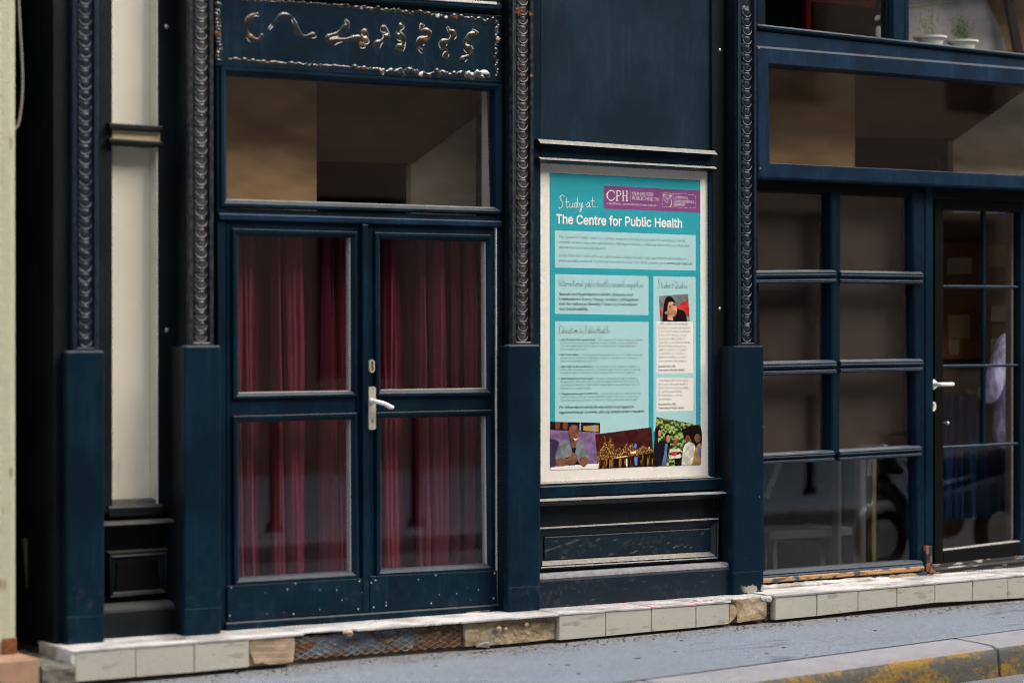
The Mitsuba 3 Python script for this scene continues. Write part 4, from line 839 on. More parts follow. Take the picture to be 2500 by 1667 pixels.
k = add(sf + '__rust_lump', ball((3.7932, .02, 0.232), .022, (1.1, .8, .6), 3), 'rust', smooth=True)
# wall above the frame of the picture
add(sf + '__upper_wall', cbox(-1.95, 60, 0.2, 0.6, 3.9, 12), 'facade_cream')

# ------------------------------------------------------------------ poster
po = thing('poster', 'turquoise printed public health poster with white border, mounted in the blue bay', 'poster')
YP = 0.058
def pol(*p): return Polygon(p)
flat_cols = dict(paper=[.74, .725, .665], teal=[.033, .325, .395], pale=[.365, .60, .625], white=[.78, .77, .73], purple=[.20, .068, .205], ink=[.035, .05, .055], cream_ink=[.72, .72, .66], dim_ink=[.10, .15, .16],
                 skin_a=[.52, .27, .17], skin_b=[.17, .075, .040], skin_c=[.26, .12, .07], hair=[.012, .008, .008], red=[.52, .035, .04], grey=[.17, .18, .18], dark=[.010, .010, .014], shirt=[.16, .20, .20], lilac=[.19, .12, .25], lilac_dark=[.045, .03, .08],
                 bluejean=[.10, .15, .30], sand=[.33, .20, .09], cloth=[.62, .60, .52], shelf=[.30, .30, .30], ochre=[.40, .25, .06], rust_=[.20, .05, .02], lip=[.45, .10, .09], tooth=[.75, .72, .68], sky_=[.055, .012, .012], glow=[.75, .42, .10], glow2=[.85, .70, .45], water=[.035, .016, .010], blue_=[.12, .20, .65])
for k_, c in flat_cols.items():
    def tone(p, n, uv, c=c):
        a = fbm(p.x * 34 + 3, 1.0, p.z * 34, 3)
        return mix([v * 0.72 for v in c], [min(v * 1.28, 0.85) for v in c], smoothstep(0.25, 0.75, a))
    mat('print_' + k_, {'type': 'diffuse', 'reflectance': proc(tone) if k_ in ('skin_a', 'skin_b', 'shirt', 'lilac', 'grey', 'red', 'cloth', 'sand', 'bluejean', 'sky_') else rgb(c)})
mat('print_foliage', {'type': 'diffuse', 'reflectance': proc(lambda p, n, uv: mix([.02, .045, .012], [.36, .46, .14], smoothstep(.42, .68, fbm(p.x * 75, 1.0, p.z * 75, 3))))})
mat('print_city', {'type': 'diffuse', 'reflectance': proc(lambda p, n, uv: mix([.055, .020, .009], [.60, .34, .10], smoothstep(.46, .76, fbm(p.x * 210, 1.0, p.z * 150, 3))))})
mat('print_water', {'type': 'diffuse', 'reflectance': proc(lambda p, n, uv: mix([.012, .007, .006], [.36, .16, .04], smoothstep(.52, .78, fbm(p.x * 95, 1.0, p.z * 16, 3))))})
LAY = 0.0004
def prt(key, polys, layer, m, label=None):
    g = unary_union([q for q in (polys if isinstance(polys, list) else [polys])])
    return add(po + '__' + key, sheet(g, YP - layer * LAY), 'print_' + m, label=label)
pq = [(1.0606, 2.5344), (2.1911, 2.5359), (2.1917, 0.8367), (1.0607, 0.8447)]
add(po + '__sheet', slab(pq, YP, YP + .012, 0), 'print_paper')
prt('colour_field', pol((1.118, 2.478), (2.1156, 2.4722), (2.1197, 0.9086), (1.1214, 0.9099)), 1, 'teal')
prt('text_box', pol((1.1512, 2.1745), (2.0847, 2.1694), (2.0848, 1.9749), (1.1513, 1.9784)), 2, 'pale')
prt('text_box', pol((1.1526, 1.9436), (1.7639, 1.9404), (1.764, 1.7291), (1.1526, 1.7338)), 2, 'pale')
prt('text_box', pol((1.1528, 1.6949), (1.7648, 1.6924), (1.7649, 1.0808), (1.1528, 1.0888)), 2, 'pale')
prt('text_box', pol((1.7969, 1.9408), (2.0848, 1.9399), (2.0871, 1.0977), (1.7974, 1.098)), 2, 'pale')
prt('quote_box', pol((1.8179, 1.6967), (2.0665, 1.6944), (2.0666, 1.4131), (1.818, 1.4153)), 3, 'white'); prt('quote_box', pol((1.818, 1.3897), (2.0681, 1.386), (2.0682, 1.2065), (1.818, 1.2078)), 3, 'white')
prt('banner', pol((1.4663, 2.4217), (2.1156, 2.4142), (2.1156, 2.2924), (1.4663, 2.2975)), 2, 'purple')
# lettering
from PIL import Image, ImageDraw, ImageFont
FONT = ImageFont.truetype(glob.glob('/opt/blender-*/*/datafiles/fonts/Inter.woff2')[0], 44)
def glyphs(text, bold, italic, fine):
    """the text as boxes (fine: as one outline), capitals 1 high"""
    f, st = FONT, (1.2 if bold else 0)
    x0, y0, x1, y1 = [int(math.floor(q)) for q in f.getbbox(text, anchor='ls', stroke_width=st)]; x1 += 1; y1 += 1
    im = Image.new('L', (x1 - x0 + 4, y1 - y0 + 4)); ImageDraw.Draw(im).text((2 - x0, 2 - y0), text, 255, f, anchor='ls', stroke_width=st)
    on = np.pad(np.asarray(im) > 127, ((0, 0), (1, 1))).astype(np.int8)
    r, a = np.nonzero(np.diff(on, axis=1) == 1); b = np.nonzero(np.diff(on, axis=1) == -1)[1]
    c = 32.0; base = 2 - y0
    B = np.stack([a / c, (base - r - 1) / c, b / c, (base - r) / c], 1)
    return B, (x1 - x0) / c
def line(text, p0, p1, h, bold=False, italic=False):
    B, w = glyphs(text, bold, italic, False)
    (xa, za), (xb, zb) = p0, p1; sx = (xb - xa) / w; v = []
    for cx_, cz_ in ((0, 3), (2, 3), (2, 1), (0, 1)):
        x, z = B[:, cx_], B[:, cz_]; xs = x * sx + (0.22 * z * h * 0.8 if italic else 0); v.append(np.stack([xa + xs, np.zeros(len(x)), za + (zb - za) * x / w + z * h], 1))
    n = len(B); V = np.concatenate(v); q = np.arange(n)
    return V, np.vstack([np.stack([q, q + 2 * n, q + n], 1), np.stack([q, q + 3 * n, q + 2 * n], 1)])
def lettering(key, lines, layer, m, label=None):
    vs, fs, at_ = [], [], 0
    for a in lines:
        V, F = line(*a); vs.append(V); fs.append(F + at_); at_ += len(V)
    V = np.concatenate(vs); V[:, 1] = YP - layer * LAY
    add(po + '__' + key, trimesh.Trimesh(V, np.concatenate(fs), process=False), 'print_' + m, label=label)
mm = 1 / 461 / 3.92
lettering('title', [('The Centre for Public Health', (1.1526, 2.2104), (1.9937, 2.208), 88 * mm, True)], 3, 'white', 'white title lettering across the top of the poster')
lettering('banner_text', [('CENTRE FOR', (1.6523, 2.3742), (1.7954, 2.3735), 34 * mm), ('PUBLIC HEALTH', (1.6523, 2.3505), (1.8306, 2.3484), 34 * mm), ('LIVERPOOL JOHN MOORES UNIVERSITY', (1.4868, 2.3215), (1.8292, 2.3189), 17 * mm), ('LIVERPOOL', (1.9296, 2.3656), (2.033, 2.3635), 27 * mm), ('JOHN MOORES', (1.9296, 2.3439), (2.0746, 2.3424), 27 * mm), ('UNIVERSITY', (1.9296, 2.3274), (2.0137, 2.3269), 19 * mm, True)], 3, 'cream_ink')
def stroke(pts, w): return LineString(smooth_path(pts, 6) if len(pts) > 2 else pts).buffer(w * mm)
cph = [stroke([(1.5369, 2.3819), (1.5307, 2.3924), (1.5156, 2.3964), (1.4991, 2.3891), (1.4896, 2.3692), (1.4978, 2.3499), (1.5156, 2.3425), (1.5321, 2.3486), (1.539, 2.3584)], 4.5), stroke([(1.4909, 2.3793), (1.4882, 2.3692), (1.4916, 2.3586)], 8), LineString([(1.5541, 2.3953), (1.5541, 2.3431)]).buffer(6 * mm), stroke([(1.5527, 2.3942), (1.5706, 2.3953), (1.5789, 2.3838), (1.5706, 2.3711), (1.5541, 2.3695)], 4.5), LineString([(1.5465, 2.3423), (1.5638, 2.3423)]).buffer(2.5 * mm), LineString([(1.5458, 2.3956), (1.5569, 2.396)]).buffer(2.5 * mm)]
for a, b in (((1.5948, 2.3949), (1.5948, 2.3432)), ((1.6197, 2.3952), (1.6197, 2.3434))): cph += [LineString([a, b]).buffer(6 * mm)] + [LineString([(q[0] - 13 * mm, q[1] + d), (q[0] + 13 * mm, q[1] + d)]).buffer(2.5 * mm) for q, d in ((a, 1 * mm), (b, 0))]
cph += [LineString([(1.5948, 2.3708), (1.6197, 2.3704)]).buffer(3.5 * mm), LineString([(1.6426, 2.3993), (1.6426, 2.3418)]).buffer(1.2 * mm)]
cph += [LineString([(1.8553, 2.3935), (2.0846, 2.3909), (2.0847, 2.3169), (1.8553, 2.3202), (1.8553, 2.3935)]).buffer(1.0 * mm), stroke([(1.8623, 2.3869), (1.868, 2.3626), (1.8864, 2.3415), (1.892, 2.3491), (1.8793, 2.3686), (1.8651, 2.3853)], 2.2), stroke([(1.8651, 2.387), (1.8906, 2.3843), (1.9076, 2.3769), (1.9019, 2.3608), (1.8849, 2.3728)], 2.2), stroke([(1.9104, 2.3884), (1.9161, 2.3783), (1.9133, 2.3691)], 2.5), stroke([(1.9246, 2.3854), (1.9175, 2.3772)], 2.5), stroke([(1.9076, 2.3803), (1.9147, 2.3748)], 2.5), stroke([(1.9161, 2.3566), (1.919, 2.3385), (1.909, 2.3194)], 4)]
prt('banner_logo', cph, 3, 'cream_ink')
h1, h2 = 24 * mm, 20 * mm
lettering('body_text', [("The Centre for Public Health is a vibrant research and teaching community working at a local,", (1.1759, 2.1336), (2.013, 2.1295), h1), ("regional, national and international level, offering innovative, evidenced-based programmes and", (1.1759, 2.107), (2.0366, 2.1031), h1), ("internationally renowned research.", (1.1759, 2.0794), (1.4855, 2.0785), h1),
    ("In the 2014 REF, some 68% of LJMU's health related research was considered world leading or", (1.1759, 2.0352), (2.0245, 2.0313), h1), ("internationally excellent. For further information about the Centre please go to", (1.1759, 2.0086), (1.8801, 2.0062), h1), ("www.cph.org.uk", (1.8857, 2.0062), (2.0575, 2.0054), h1, True)], 3, 'dim_ink')
lettering('body_text', [("Sexual and Reproductive Health; Violence and", (1.1759, 1.8317), (1.6572, 1.8319), h1, True), ("Unintentional Injury; Drugs; Alcohol; Intelligence", (1.1759, 1.8057), (1.6955, 1.8056), h1, True), ("and Surveillance; Obesity; Tobacco; Environment", (1.1759, 1.7809), (1.6892, 1.7796), h1, True), ("and Sustainability.", (1.1759, 1.7543), (1.3697, 1.7531), h1, True)], 3, 'ink')
m2 = 1 / 461 / 3.733; h3 = 17 * m2
lettering('course_text', [("\u2022 BSc (Hons) Environmental Health", (1.1773, 1.5922), (1.4145, 1.5918), h3, True), ("\u2022 MSc Public Health", (1.1773, 1.5127), (1.3077, 1.512), h3, True), ("\u2022 MSc Public Health (Addictions)", (1.1773, 1.45), (1.3952, 1.4489), h3, True), ("\u2022 MSc International Public Health", (1.1773, 1.3867), (1.4016, 1.385), h3, True), ("\u2022 Postgraduate Research (MPhil/PhD)", (1.1773, 1.306), (1.4303, 1.3043), h3, True),
    ("For information about all education and research", (1.1773, 1.2334), (1.6652, 1.2282), 24 * m2, True), ("opportunities go to www.cph.org.uk/education-research", (1.1773, 1.2061), (1.7355, 1.2033), 24 * m2, True)], 3, 'ink')
lettering('course_text', [("- This programme offers you extensive opportunities", (1.418, 1.5918), (1.7222, 1.5902), h3), ("to secure hands-on experience through a wide range of field trips and our extensive links", (1.1857, 1.5759), (1.6929, 1.5742), h3), ("with environmental health professionals. It is accredited by the Chartered Institute of", (1.1857, 1.5591), (1.6761, 1.5576), h3), ("Environmental Health (CIEH).", (1.1857, 1.5423), (1.361, 1.541), h3),
    ("- This well-established programme offers a research-informed learning", (1.3113, 1.512), (1.72, 1.51), h3), ("environment which reflects the latest sector developments and allows you to develop core", (1.1857, 1.4958), (1.6988, 1.4929), h3), ("public health knowledge and research skills.", (1.1857, 1.479), (1.4367, 1.4774), h3),
    ("- This innovative course examines the evidence base", (1.3988, 1.4489), (1.6988, 1.4472), h3), ("of harms and risks relating to addictions. Unique in the North West of England, this ground-", (1.1857, 1.4331), (1.7149, 1.4299), h3), ("breaking course has content informed by key research in alcohol and drug addiction.", (1.1857, 1.4168), (1.6725, 1.4136), h3),
    ("- This course offers a broad-based understanding", (1.4052, 1.3849), (1.6915, 1.3832), h3), ("of International Public Health and its social and environmental determinants and follows", (1.1857, 1.3698), (1.6988, 1.3665), h3), ("a curriculum informed by key international strategies, the Sustainable Development Goals", (1.1858, 1.3535), (1.7039, 1.3493), h3), ("and Social Determinants of Health.", (1.1858, 1.3355), (1.3867, 1.3336), h3),
    ("- The Centre provides an excellent environment", (1.4338, 1.3042), (1.7113, 1.3023), h3), ("in which to develop and supervise MPhil and PhD students. It has a thriving postgraduate", (1.1858, 1.289), (1.7018, 1.2852), h3), ("research programme and students are valued as an integral part of the research culture.", (1.1858, 1.2722), (1.6879, 1.2682), h3)], 3, 'dim_ink')
q1 = ["\u201cLJMU provides excellent facilities,", "training and support for development", "of students. Peer support and support", "from all staff is amazing. You get", "many opportunities within the", "University to get involved in national", "and international study projects,", "meaning by the time you graduate", "you will have both a world class", "degree and experience to take on", "a new challenge with confidence.\u201d"]
qp = [((1.8253, 1.6759), (2.0341, 1.6763)), ((1.8253, 1.6556), (2.0492, 1.6558)), ((1.8253, 1.6359), (2.0492, 1.636)), ((1.8253, 1.6162), (2.0214, 1.6161)), ((1.8253, 1.596), (2.0056, 1.5957)), ((1.8253, 1.5757), (2.047, 1.5752)), ((1.8253, 1.556), (2.0191, 1.5554)), ((1.8253, 1.5357), (2.0289, 1.5349)), ((1.8253, 1.5161), (2.0154, 1.5152)), ((1.8253, 1.4958), (2.0207, 1.4947)), ((1.8253, 1.4749), (2.0244, 1.4736))]
q2 = ["\u201cInternational Public Health opens", "one\u2019s eyes to other determinants of", "health, and the existing inequalities", "that exist between countries.", "My experience at LJMU has", "been wonderful.\u201d"]
qr = [((1.8254, 1.3699), (2.0342, 1.3677)), ((1.8254, 1.3497), (2.0282, 1.3473)), ((1.8254, 1.3294), (2.0365, 1.3268)), ((1.8254, 1.3091), (1.9907, 1.3069)), ((1.8254, 1.2888), (1.9907, 1.2865)), ((1.8254, 1.2679), (1.9234, 1.2665))]
lettering('quote_text', [(t, a, b, 19 * m2, False, True) for t, (a, b) in zip(q1 + q2, qp + qr)] + [("Sapana Bista, PhD", (1.8254, 1.4463), (1.9465, 1.4454), 19 * m2, True), ("International Public Health", (1.8254, 1.4254), (2.0079, 1.4251), 19 * m2, True), ("Augusta Ojiyi, MSc", (1.8254, 1.2405), (1.9518, 1.2385), 19 * m2, True), ("International Public Health", (1.8254, 1.2196), (2.0057, 1.2184), 19 * m2, True)], 4, 'ink')
# hand-drawn script headings: single strokes, x-height 1
SCR = {'S': (1.15, [[(1.0, 2.5), (.7, 2.75), (.3, 2.4), (.45, 1.8), (.75, 1.1), (.6, .2), (.2, -.05), (.05, .3)]]), 't': (.65, [[(.3, 2.1), (.27, .8), (.35, .1), (.6, .15)], [(.05, 1.25), (.65, 1.3)]]), 'u': (.8, [[(.1, 1), (.12, .3), (.3, .02), (.55, .3), (.62, 1)], [(.62, 1), (.62, .3), (.8, .05)]]), 'd': (.85, [[(.6, .85), (.35, 1), (.1, .5), (.3, 0), (.55, .4), (.66, 2.1)], [(.62, .8), (.66, .15), (.85, .05)]]), 'y': (.8, [[(.1, 1), (.15, .4), (.35, .2), (.6, .9)], [(.62, 1), (.55, 0), (.4, -.9), (.2, -.8), (.4, -.2), (.8, .2)]]),
       'a': (.8, [[(.6, .85), (.35, 1), (.1, .45), (.28, 0), (.52, .4), (.6, .9), (.62, .2), (.8, .05)]]), '.': (.35, [[(.12, .04), (.16, .04)]]), 'I': (.45, [[(.2, 2.3), (.18, 1), (.2, 0)]]), 'n': (.85, [[(.1, 1), (.12, .05)], [(.12, .6), (.35, 1), (.55, .7), (.58, .15), (.8, .05)]]), 'e': (.7, [[(.1, .45), (.5, .65), (.4, 1), (.12, .7), (.15, .15), (.4, .02), (.68, .25)]]), 'r': (.6, [[(.1, 1), (.13, .05)], [(.13, .6), (.3, .95), (.55, .95)]]),
       'o': (.7, [[(.35, 1), (.1, .5), (.3, 0), (.55, .5), (.35, 1), (.7, .8)]]), 'i': (.4, [[(.15, 1), (.18, .2), (.38, .05)], [(.16, 1.45), (.19, 1.5)]]), 'l': (.45, [[(.15, 2.2), (.15, .6), (.22, .05), (.42, .1)]]), 'p': (.8, [[(.1, 1), (.12, -.9)], [(.12, .6), (.4, 1), (.62, .5), (.4, .02), (.14, .2)]]), 'b': (.75, [[(.12, 2.2), (.12, .05)], [(.12, .6), (.4, .95), (.6, .5), (.35, 0), (.12, .15)]]), 'c': (.65, [[(.52, .85), (.3, 1), (.1, .5), (.28, .03), (.62, .2)]]),
       'h': (.85, [[(.12, 2.2), (.12, .05)], [(.12, .6), (.38, 1), (.58, .65), (.6, .15), (.82, .05)]]), 's': (.6, [[(.48, .9), (.25, .95), (.2, .65), (.45, .35), (.3, .02), (.05, .12)]]), 'x': (.7, [[(.1, 1), (.6, .02)], [(.58, 1), (.1, .02)]]), ':': (.4, [[(.15, .1), (.18, .12)], [(.17, .85), (.2, .87)]]), 'Q': (1.1, [[(.5, 2.3), (.1, 1.4), (.3, .1), (.75, .3), (.9, 1.5), (.5, 2.3)], [(.5, .6), (1.0, -.1)]]), 'E': (.9, [[(.75, 2.2), (.15, 2.15), (.12, .05), (.8, .1)], [(.13, 1.15), (.6, 1.2)]]), 'P': (.9, [[(.2, 2.2), (.18, 0)], [(.1, 2.1), (.6, 2.3), (.85, 1.7), (.5, 1.1), (.2, 1.1)]]), 'H': (.95, [[(.15, 2.2), (.15, 0)], [(.75, 2.2), (.75, 0)], [(.05, 1.1), (.9, 1.2)]]), ' ': (.45, [])}
def script(text, p0, p1, xh, w):
    tot = sum(SCR[c][0] for c in text); (xa, za), (xb, zb) = p0, p1; at_ = 0; g = []
    for c in text:
        wd, st = SCR[c]
        for s in st:
            pts = [(xa + (xb - xa) * (at_ + x) / tot, za + (zb - za) * (at_ + x) / tot + y * xh) for x, y in s]
            g.append(LineString(smooth_path(pts, 6)).buffer(w, 3))
        at_ += wd
    return g
prt('script_heading', script('Study at...', (1.1726, 2.2921), (1.4458, 2.307), 45 * mm, 3.2 * mm), 3, 'white', 'white handwritten words at the top of the poster')
prt('script_heading', script('International public health research expertise:', (1.1746, 1.8793), (1.736, 1.8772), 31 * mm, 1.9 * mm), 3, 'ink')
prt('script_heading', script('Student Quotes:', (1.8237, 1.8758), (2.0346, 1.8751), 30 * mm, 1.9 * mm), 3, 'ink')
prt('script_heading', script('Education in Public Health:', (1.178, 1.63), (1.5143, 1.6305), 29 * m2, 1.9 * m2), 3, 'ink')
# the four printed photographs
def photo(label):
    k = name(po + '__photo'); labels[k] = {'label': label}; return k
def ph(k, part, polys, layer, m): 
    g = unary_union([q if hasattr(q, 'geom_type') else Polygon(q).buffer(0) for q in polys])
    for piece in getattr(g, 'geoms', [g]): add(k + '__' + part, sheet(piece, YP - layer * LAY), 'print_' + m)
def oval(c, e, f): """centre, a point at its side, a point at its top"""; d = (e[0] - c[0], f[1] - c[1]); return affinity.translate(affinity.scale(LineString([(0, 0), (1e-6, 0)]).buffer(1, 12), d[0], d[1]), c[0], c[1])
k = photo('small photo of a woman with long dark hair')
ph(k, 'background', [[(1.8342, 1.8333), (2.0317, 1.8464), (2.0418, 1.6958), (1.8427, 1.6942)]], 4, 'grey')
ph(k, 'red_wall', [[(1.944, 1.7743), (2.0331, 1.8178), (2.0411, 1.7222), (2.006, 1.7358), (1.9689, 1.7659)], [(1.8371, 1.7737), (1.8498, 1.7766), (1.8554, 1.7226), (1.8413, 1.7169)]], 5, 'red')
ph(k, 'hair', [smooth_path([(1.8554, 1.6953), (1.8611, 1.7454), (1.8667, 1.7909), (1.8801, 1.8223), (1.9049, 1.8322), (1.9297, 1.8199), (1.9461, 1.7914), (1.9582, 1.7658), (1.9974, 1.7546), (2.0153, 1.7347), (2.0246, 1.6958)], 5)], 6, 'hair')
ph(k, 'face', [smooth_path([(1.8922, 1.7843), (1.9014, 1.7997), (1.9226, 1.8027), (1.9418, 1.7914), (1.9532, 1.7715), (1.9546, 1.7487), (1.9447, 1.7287), (1.9298, 1.7206), (1.9106, 1.7285), (1.8964, 1.7399), (1.8766, 1.7341), (1.8731, 1.7466), (1.8893, 1.7541)], 5), [(1.8908, 1.7398), (1.9262, 1.7217), (1.9298, 1.7001), (1.8908, 1.7057)]], 7, 'skin_a')
ph(k, 'features', [oval((1.9063, 1.773), (1.9148, 1.773), (1.9063, 1.7758)), oval((1.9347, 1.7857), (1.9425, 1.7857), (1.9347, 1.7885)), [(1.8964, 1.7786), (1.9156, 1.7827), (1.9156, 1.7804), (1.8971, 1.7763)], [(1.9276, 1.7902), (1.9418, 1.796), (1.9425, 1.7937), (1.929, 1.7879)], [(1.9262, 1.7571), (1.9333, 1.7549), (1.9276, 1.7525)]], 8, 'hair')
ph(k, 'mouth', [smooth_path([(1.9248, 1.7411), (1.939, 1.7458), (1.9475, 1.7515), (1.9433, 1.7412), (1.9319, 1.7355), (1.9248, 1.7411)], 4)], 8, 'lip')
k = photo('small photo of a seated man in a grey shirt')
ph(k, 'background', [[(1.1214, 1.1648), (1.4432, 1.1526), (1.4382, 0.9238), (1.4289, 0.9082), (1.1214, 0.9099)]], 4, 'lilac')
ph(k, 'shelf', [[(1.1214, 1.1648), (1.4432, 1.1526), (1.441, 1.0998), (1.2477, 1.1146), (1.1214, 1.1219)]], 5, 'dark')
ph(k, 'books', [[(1.1528, 1.1613), (1.1844, 1.1601), (1.1802, 1.1242), (1.1521, 1.1259)], [(1.2019, 1.1597), (1.235, 1.1579), (1.23, 1.1219), (1.1998, 1.1249)]], 6, 'rust_'); ph(k, 'box', [[(1.334, 1.1384), (1.4324, 1.1411), (1.4324, 1.1047), (1.3312, 1.1139)]], 6, 'ochre'); ph(k, 'shelf_edge', [[(1.3078, 1.1565), (1.3184, 1.1563), (1.3184, 1.113), (1.3078, 1.1144)], [(1.3824, 1.1333), (1.4124, 1.1444), (1.4124, 1.104), (1.401, 1.1042)]], 7, 'shelf')
ph(k, 'shadow', [smooth_path([(1.1214, 1.0779), (1.1633, 1.0653), (1.1774, 1.0476), (1.1529, 0.9843), (1.1599, 0.9377), (1.1214, 0.9243)], 4)], 5, 'lilac_dark')
ph(k, 'table', [[(1.1214, 0.9214), (1.2195, 0.9331), (1.4375, 0.9355), (1.4289, 0.9082), (1.1214, 0.9099)]], 6, 'white')
ph(k, 'jacket', [smooth_path([(1.1529, 0.9611), (1.1647, 1.0072), (1.1844, 1.0503), (1.2406, 1.0646), (1.2512, 1.0254), (1.2865, 1.0215), (1.2936, 1.0535), (1.329, 1.0409), (1.3504, 1.0024), (1.3667, 0.9657), (1.3397, 0.9664), (1.3113, 0.9742), (1.2901, 0.9339), (1.1844, 0.9312)], 4)], 7, 'shirt')
ph(k, 'fold', [[(1.2195, 0.9709), (1.2759, 0.9868), (1.3113, 0.9333), (1.1914, 0.931)], [(1.2561, 1.0235), (1.2865, 1.0215), (1.2795, 0.9955), (1.2632, 0.9988)]], 8, 'dark')
ph(k, 'skin', [smooth_path([(1.2406, 1.1304), (1.2547, 1.1435), (1.2794, 1.1454), (1.2985, 1.1321), (1.3028, 1.1029), (1.2986, 1.0679), (1.283, 1.0479), (1.2632, 1.0513), (1.2463, 1.0721), (1.2392, 1.0984), (1.2406, 1.1304)], 4), [(1.2477, 1.075), (1.2865, 1.0566), (1.283, 1.0216), (1.2547, 1.0282)], smooth_path([(1.1529, 0.9669), (1.2336, 0.9693), (1.2583, 0.9943), (1.2865, 0.9895), (1.2915, 0.9631), (1.2759, 0.9373), (1.2406, 0.9365), (1.1984, 0.9279), (1.1599, 0.9348)], 4), smooth_path([(1.3113, 0.9654), (1.3397, 0.9763), (1.361, 0.9641), (1.361, 0.9406), (1.3362, 0.9197), (1.3127, 0.9333)], 4)], 9, 'skin_b')
ph(k, 'highlight', [oval((1.2745, 1.1297), (1.2886, 1.1294), (1.2745, 1.1385)), oval((1.2886, 1.0944), (1.2957, 1.0943), (1.2886, 1.1032)), oval((1.2773, 0.978), (1.2858, 0.9778), (1.2773, 0.9856)), oval((1.3291, 0.9562), (1.3369, 0.956), (1.3291, 0.9632))], 10, 'skin_c'); ph(k, 'smile', [smooth_path([(1.2674, 1.0757), (1.283, 1.0706), (1.2957, 1.075), (1.2915, 1.0646), (1.2773, 1.0638), (1.2674, 1.0757)], 4)], 10, 'tooth'); ph(k, 'eyes', [oval((1.2653, 1.1025), (1.2717, 1.1024), (1.2653, 1.1049)), oval((1.2915, 1.1008), (1.2964, 1.1007), (1.2915, 1.1031))], 10, 'hair')
k = photo('small photo of a waterfront city skyline at night')
ph(k, 'sky', [[(1.411, 1.0917), (1.7833, 1.1221), (1.7996, 0.9102), (1.4289, 0.9076)]], 5, 'sky_')
ph(k, 'buildings', [[(1.4217, 0.9594), (1.4267, 0.9975), (1.441, 1), (1.4425, 1.0205), (1.4568, 1.0231), (1.4611, 1.0465), (1.4669, 1.0611), (1.4726, 1.0803), (1.4784, 1.0608), (1.4841, 1.0459), (1.4899, 1.0223), (1.4971, 1.0456), (1.5043, 1.0631), (1.5107, 1.0806), (1.5172, 1.0628), (1.5317, 1.0507), (1.536, 1.0034), (1.5693, 1.0144), (1.6019, 1.0088), (1.6041, 1.0371), (1.6215, 1.0379), (1.6244, 1.013), (1.6361, 1.0245), (1.6456, 1.0332), (1.6521, 1.0407), (1.6594, 1.0322), (1.6675, 1.0237), (1.693, 1.0053), (1.7223, 1.0283), (1.7444, 1.0129), (1.7922, 1.0028), (1.7944, 0.9848), (1.6346, 0.9654), (1.4325, 0.9474)]], 6, 'city')
ph(k, 'river', [[(1.4253, 0.9464), (1.6346, 0.963), (1.7952, 0.9818), (1.7996, 0.9102), (1.4289, 0.9076)]], 6, 'water')
ph(k, 'lights', [oval((1.6748, 1.0235), (1.6843, 1.0233), (1.6748, 1.0366)), [(1.6675, 0.9645), (1.6894, 0.9656), (1.6872, 0.9194), (1.6711, 0.9199)]], 7, 'blue_'); ph(k, 'bright_lights', [[(1.6419, 0.9918), (1.6784, 0.9968), (1.6799, 0.9849), (1.6434, 0.9799)], [(1.5476, 0.9648), (1.6201, 0.9729), (1.6201, 0.9681), (1.5476, 0.9607)], oval((1.7664, 1.0106), (1.7708, 1.0104), (1.7664, 1.0165)), [(1.6128, 0.9571), (1.6215, 0.9574), (1.6216, 0.9125), (1.6128, 0.9115)]], 8, 'glow2');
k = photo('small photo of a group of students under trees')
ph(k, 'background', [[(1.818, 1.1768), (2.1196, 1.126), (2.1197, 0.9086), (1.7886, 0.9093)]], 5, 'foliage')
ph(k, 'shade', [smooth_path([(1.9892, 1.0998), (2.0494, 1.1256), (2.1196, 1.1121), (2.1196, 0.9883), (2.072, 1.0197), (2.0343, 1.0687), (2.0043, 1.0514)], 4)], 6, 'hair')
ph(k, 'jacket', [[(1.79, 0.9093), (1.807, 1.0739), (1.8254, 1.0616), (1.8329, 0.908)], smooth_path([(1.8255, 0.9112), (1.824, 1.0258), (1.8625, 1.0487), (1.9071, 1.0357), (1.8997, 0.988), (1.8811, 0.9108)], 4), [(1.9369, 0.9541), (1.9855, 0.9498), (1.9856, 0.9089), (1.9444, 0.9089)]], 7, 'dark')
ph(k, 'tops', [smooth_path([(1.9856, 0.9107), (1.9968, 0.9975), (2.0193, 1.03), (2.0569, 1.0321), (2.0796, 1.0014), (2.0607, 0.9085)], 4), [(1.8997, 0.9641), (1.978, 0.971), (1.9818, 0.9511), (1.9034, 0.9448)], [(1.9071, 0.9998), (1.9668, 1.0031), (1.9818, 0.9859), (1.8997, 0.9791)]], 8, 'cloth'); ph(k, 'shirts', [[(1.8736, 1.0305), (1.8907, 1.0313), (1.8811, 0.9108), (1.8477, 0.9106), (1.8662, 0.971)], [(2.0984, 1.013), (2.1196, 0.9944), (2.1197, 0.94), (2.1022, 0.9707)]], 9, 'bluejean'); ph(k, 'coat', [smooth_path([(2.0532, 0.9088), (2.078, 0.9894), (2.1022, 1.025), (2.1189, 1.0125), (2.1189, 0.9086)], 4)], 8, 'sand'); ph(k, 'trim', [[(1.9183, 0.9845), (1.9519, 0.9867), (1.9556, 0.9656), (1.922, 0.9635)], [(1.9309, 1.0543), (1.9578, 1.0513), (1.9593, 1.0393), (1.9294, 1.0424)]], 10, 'red')
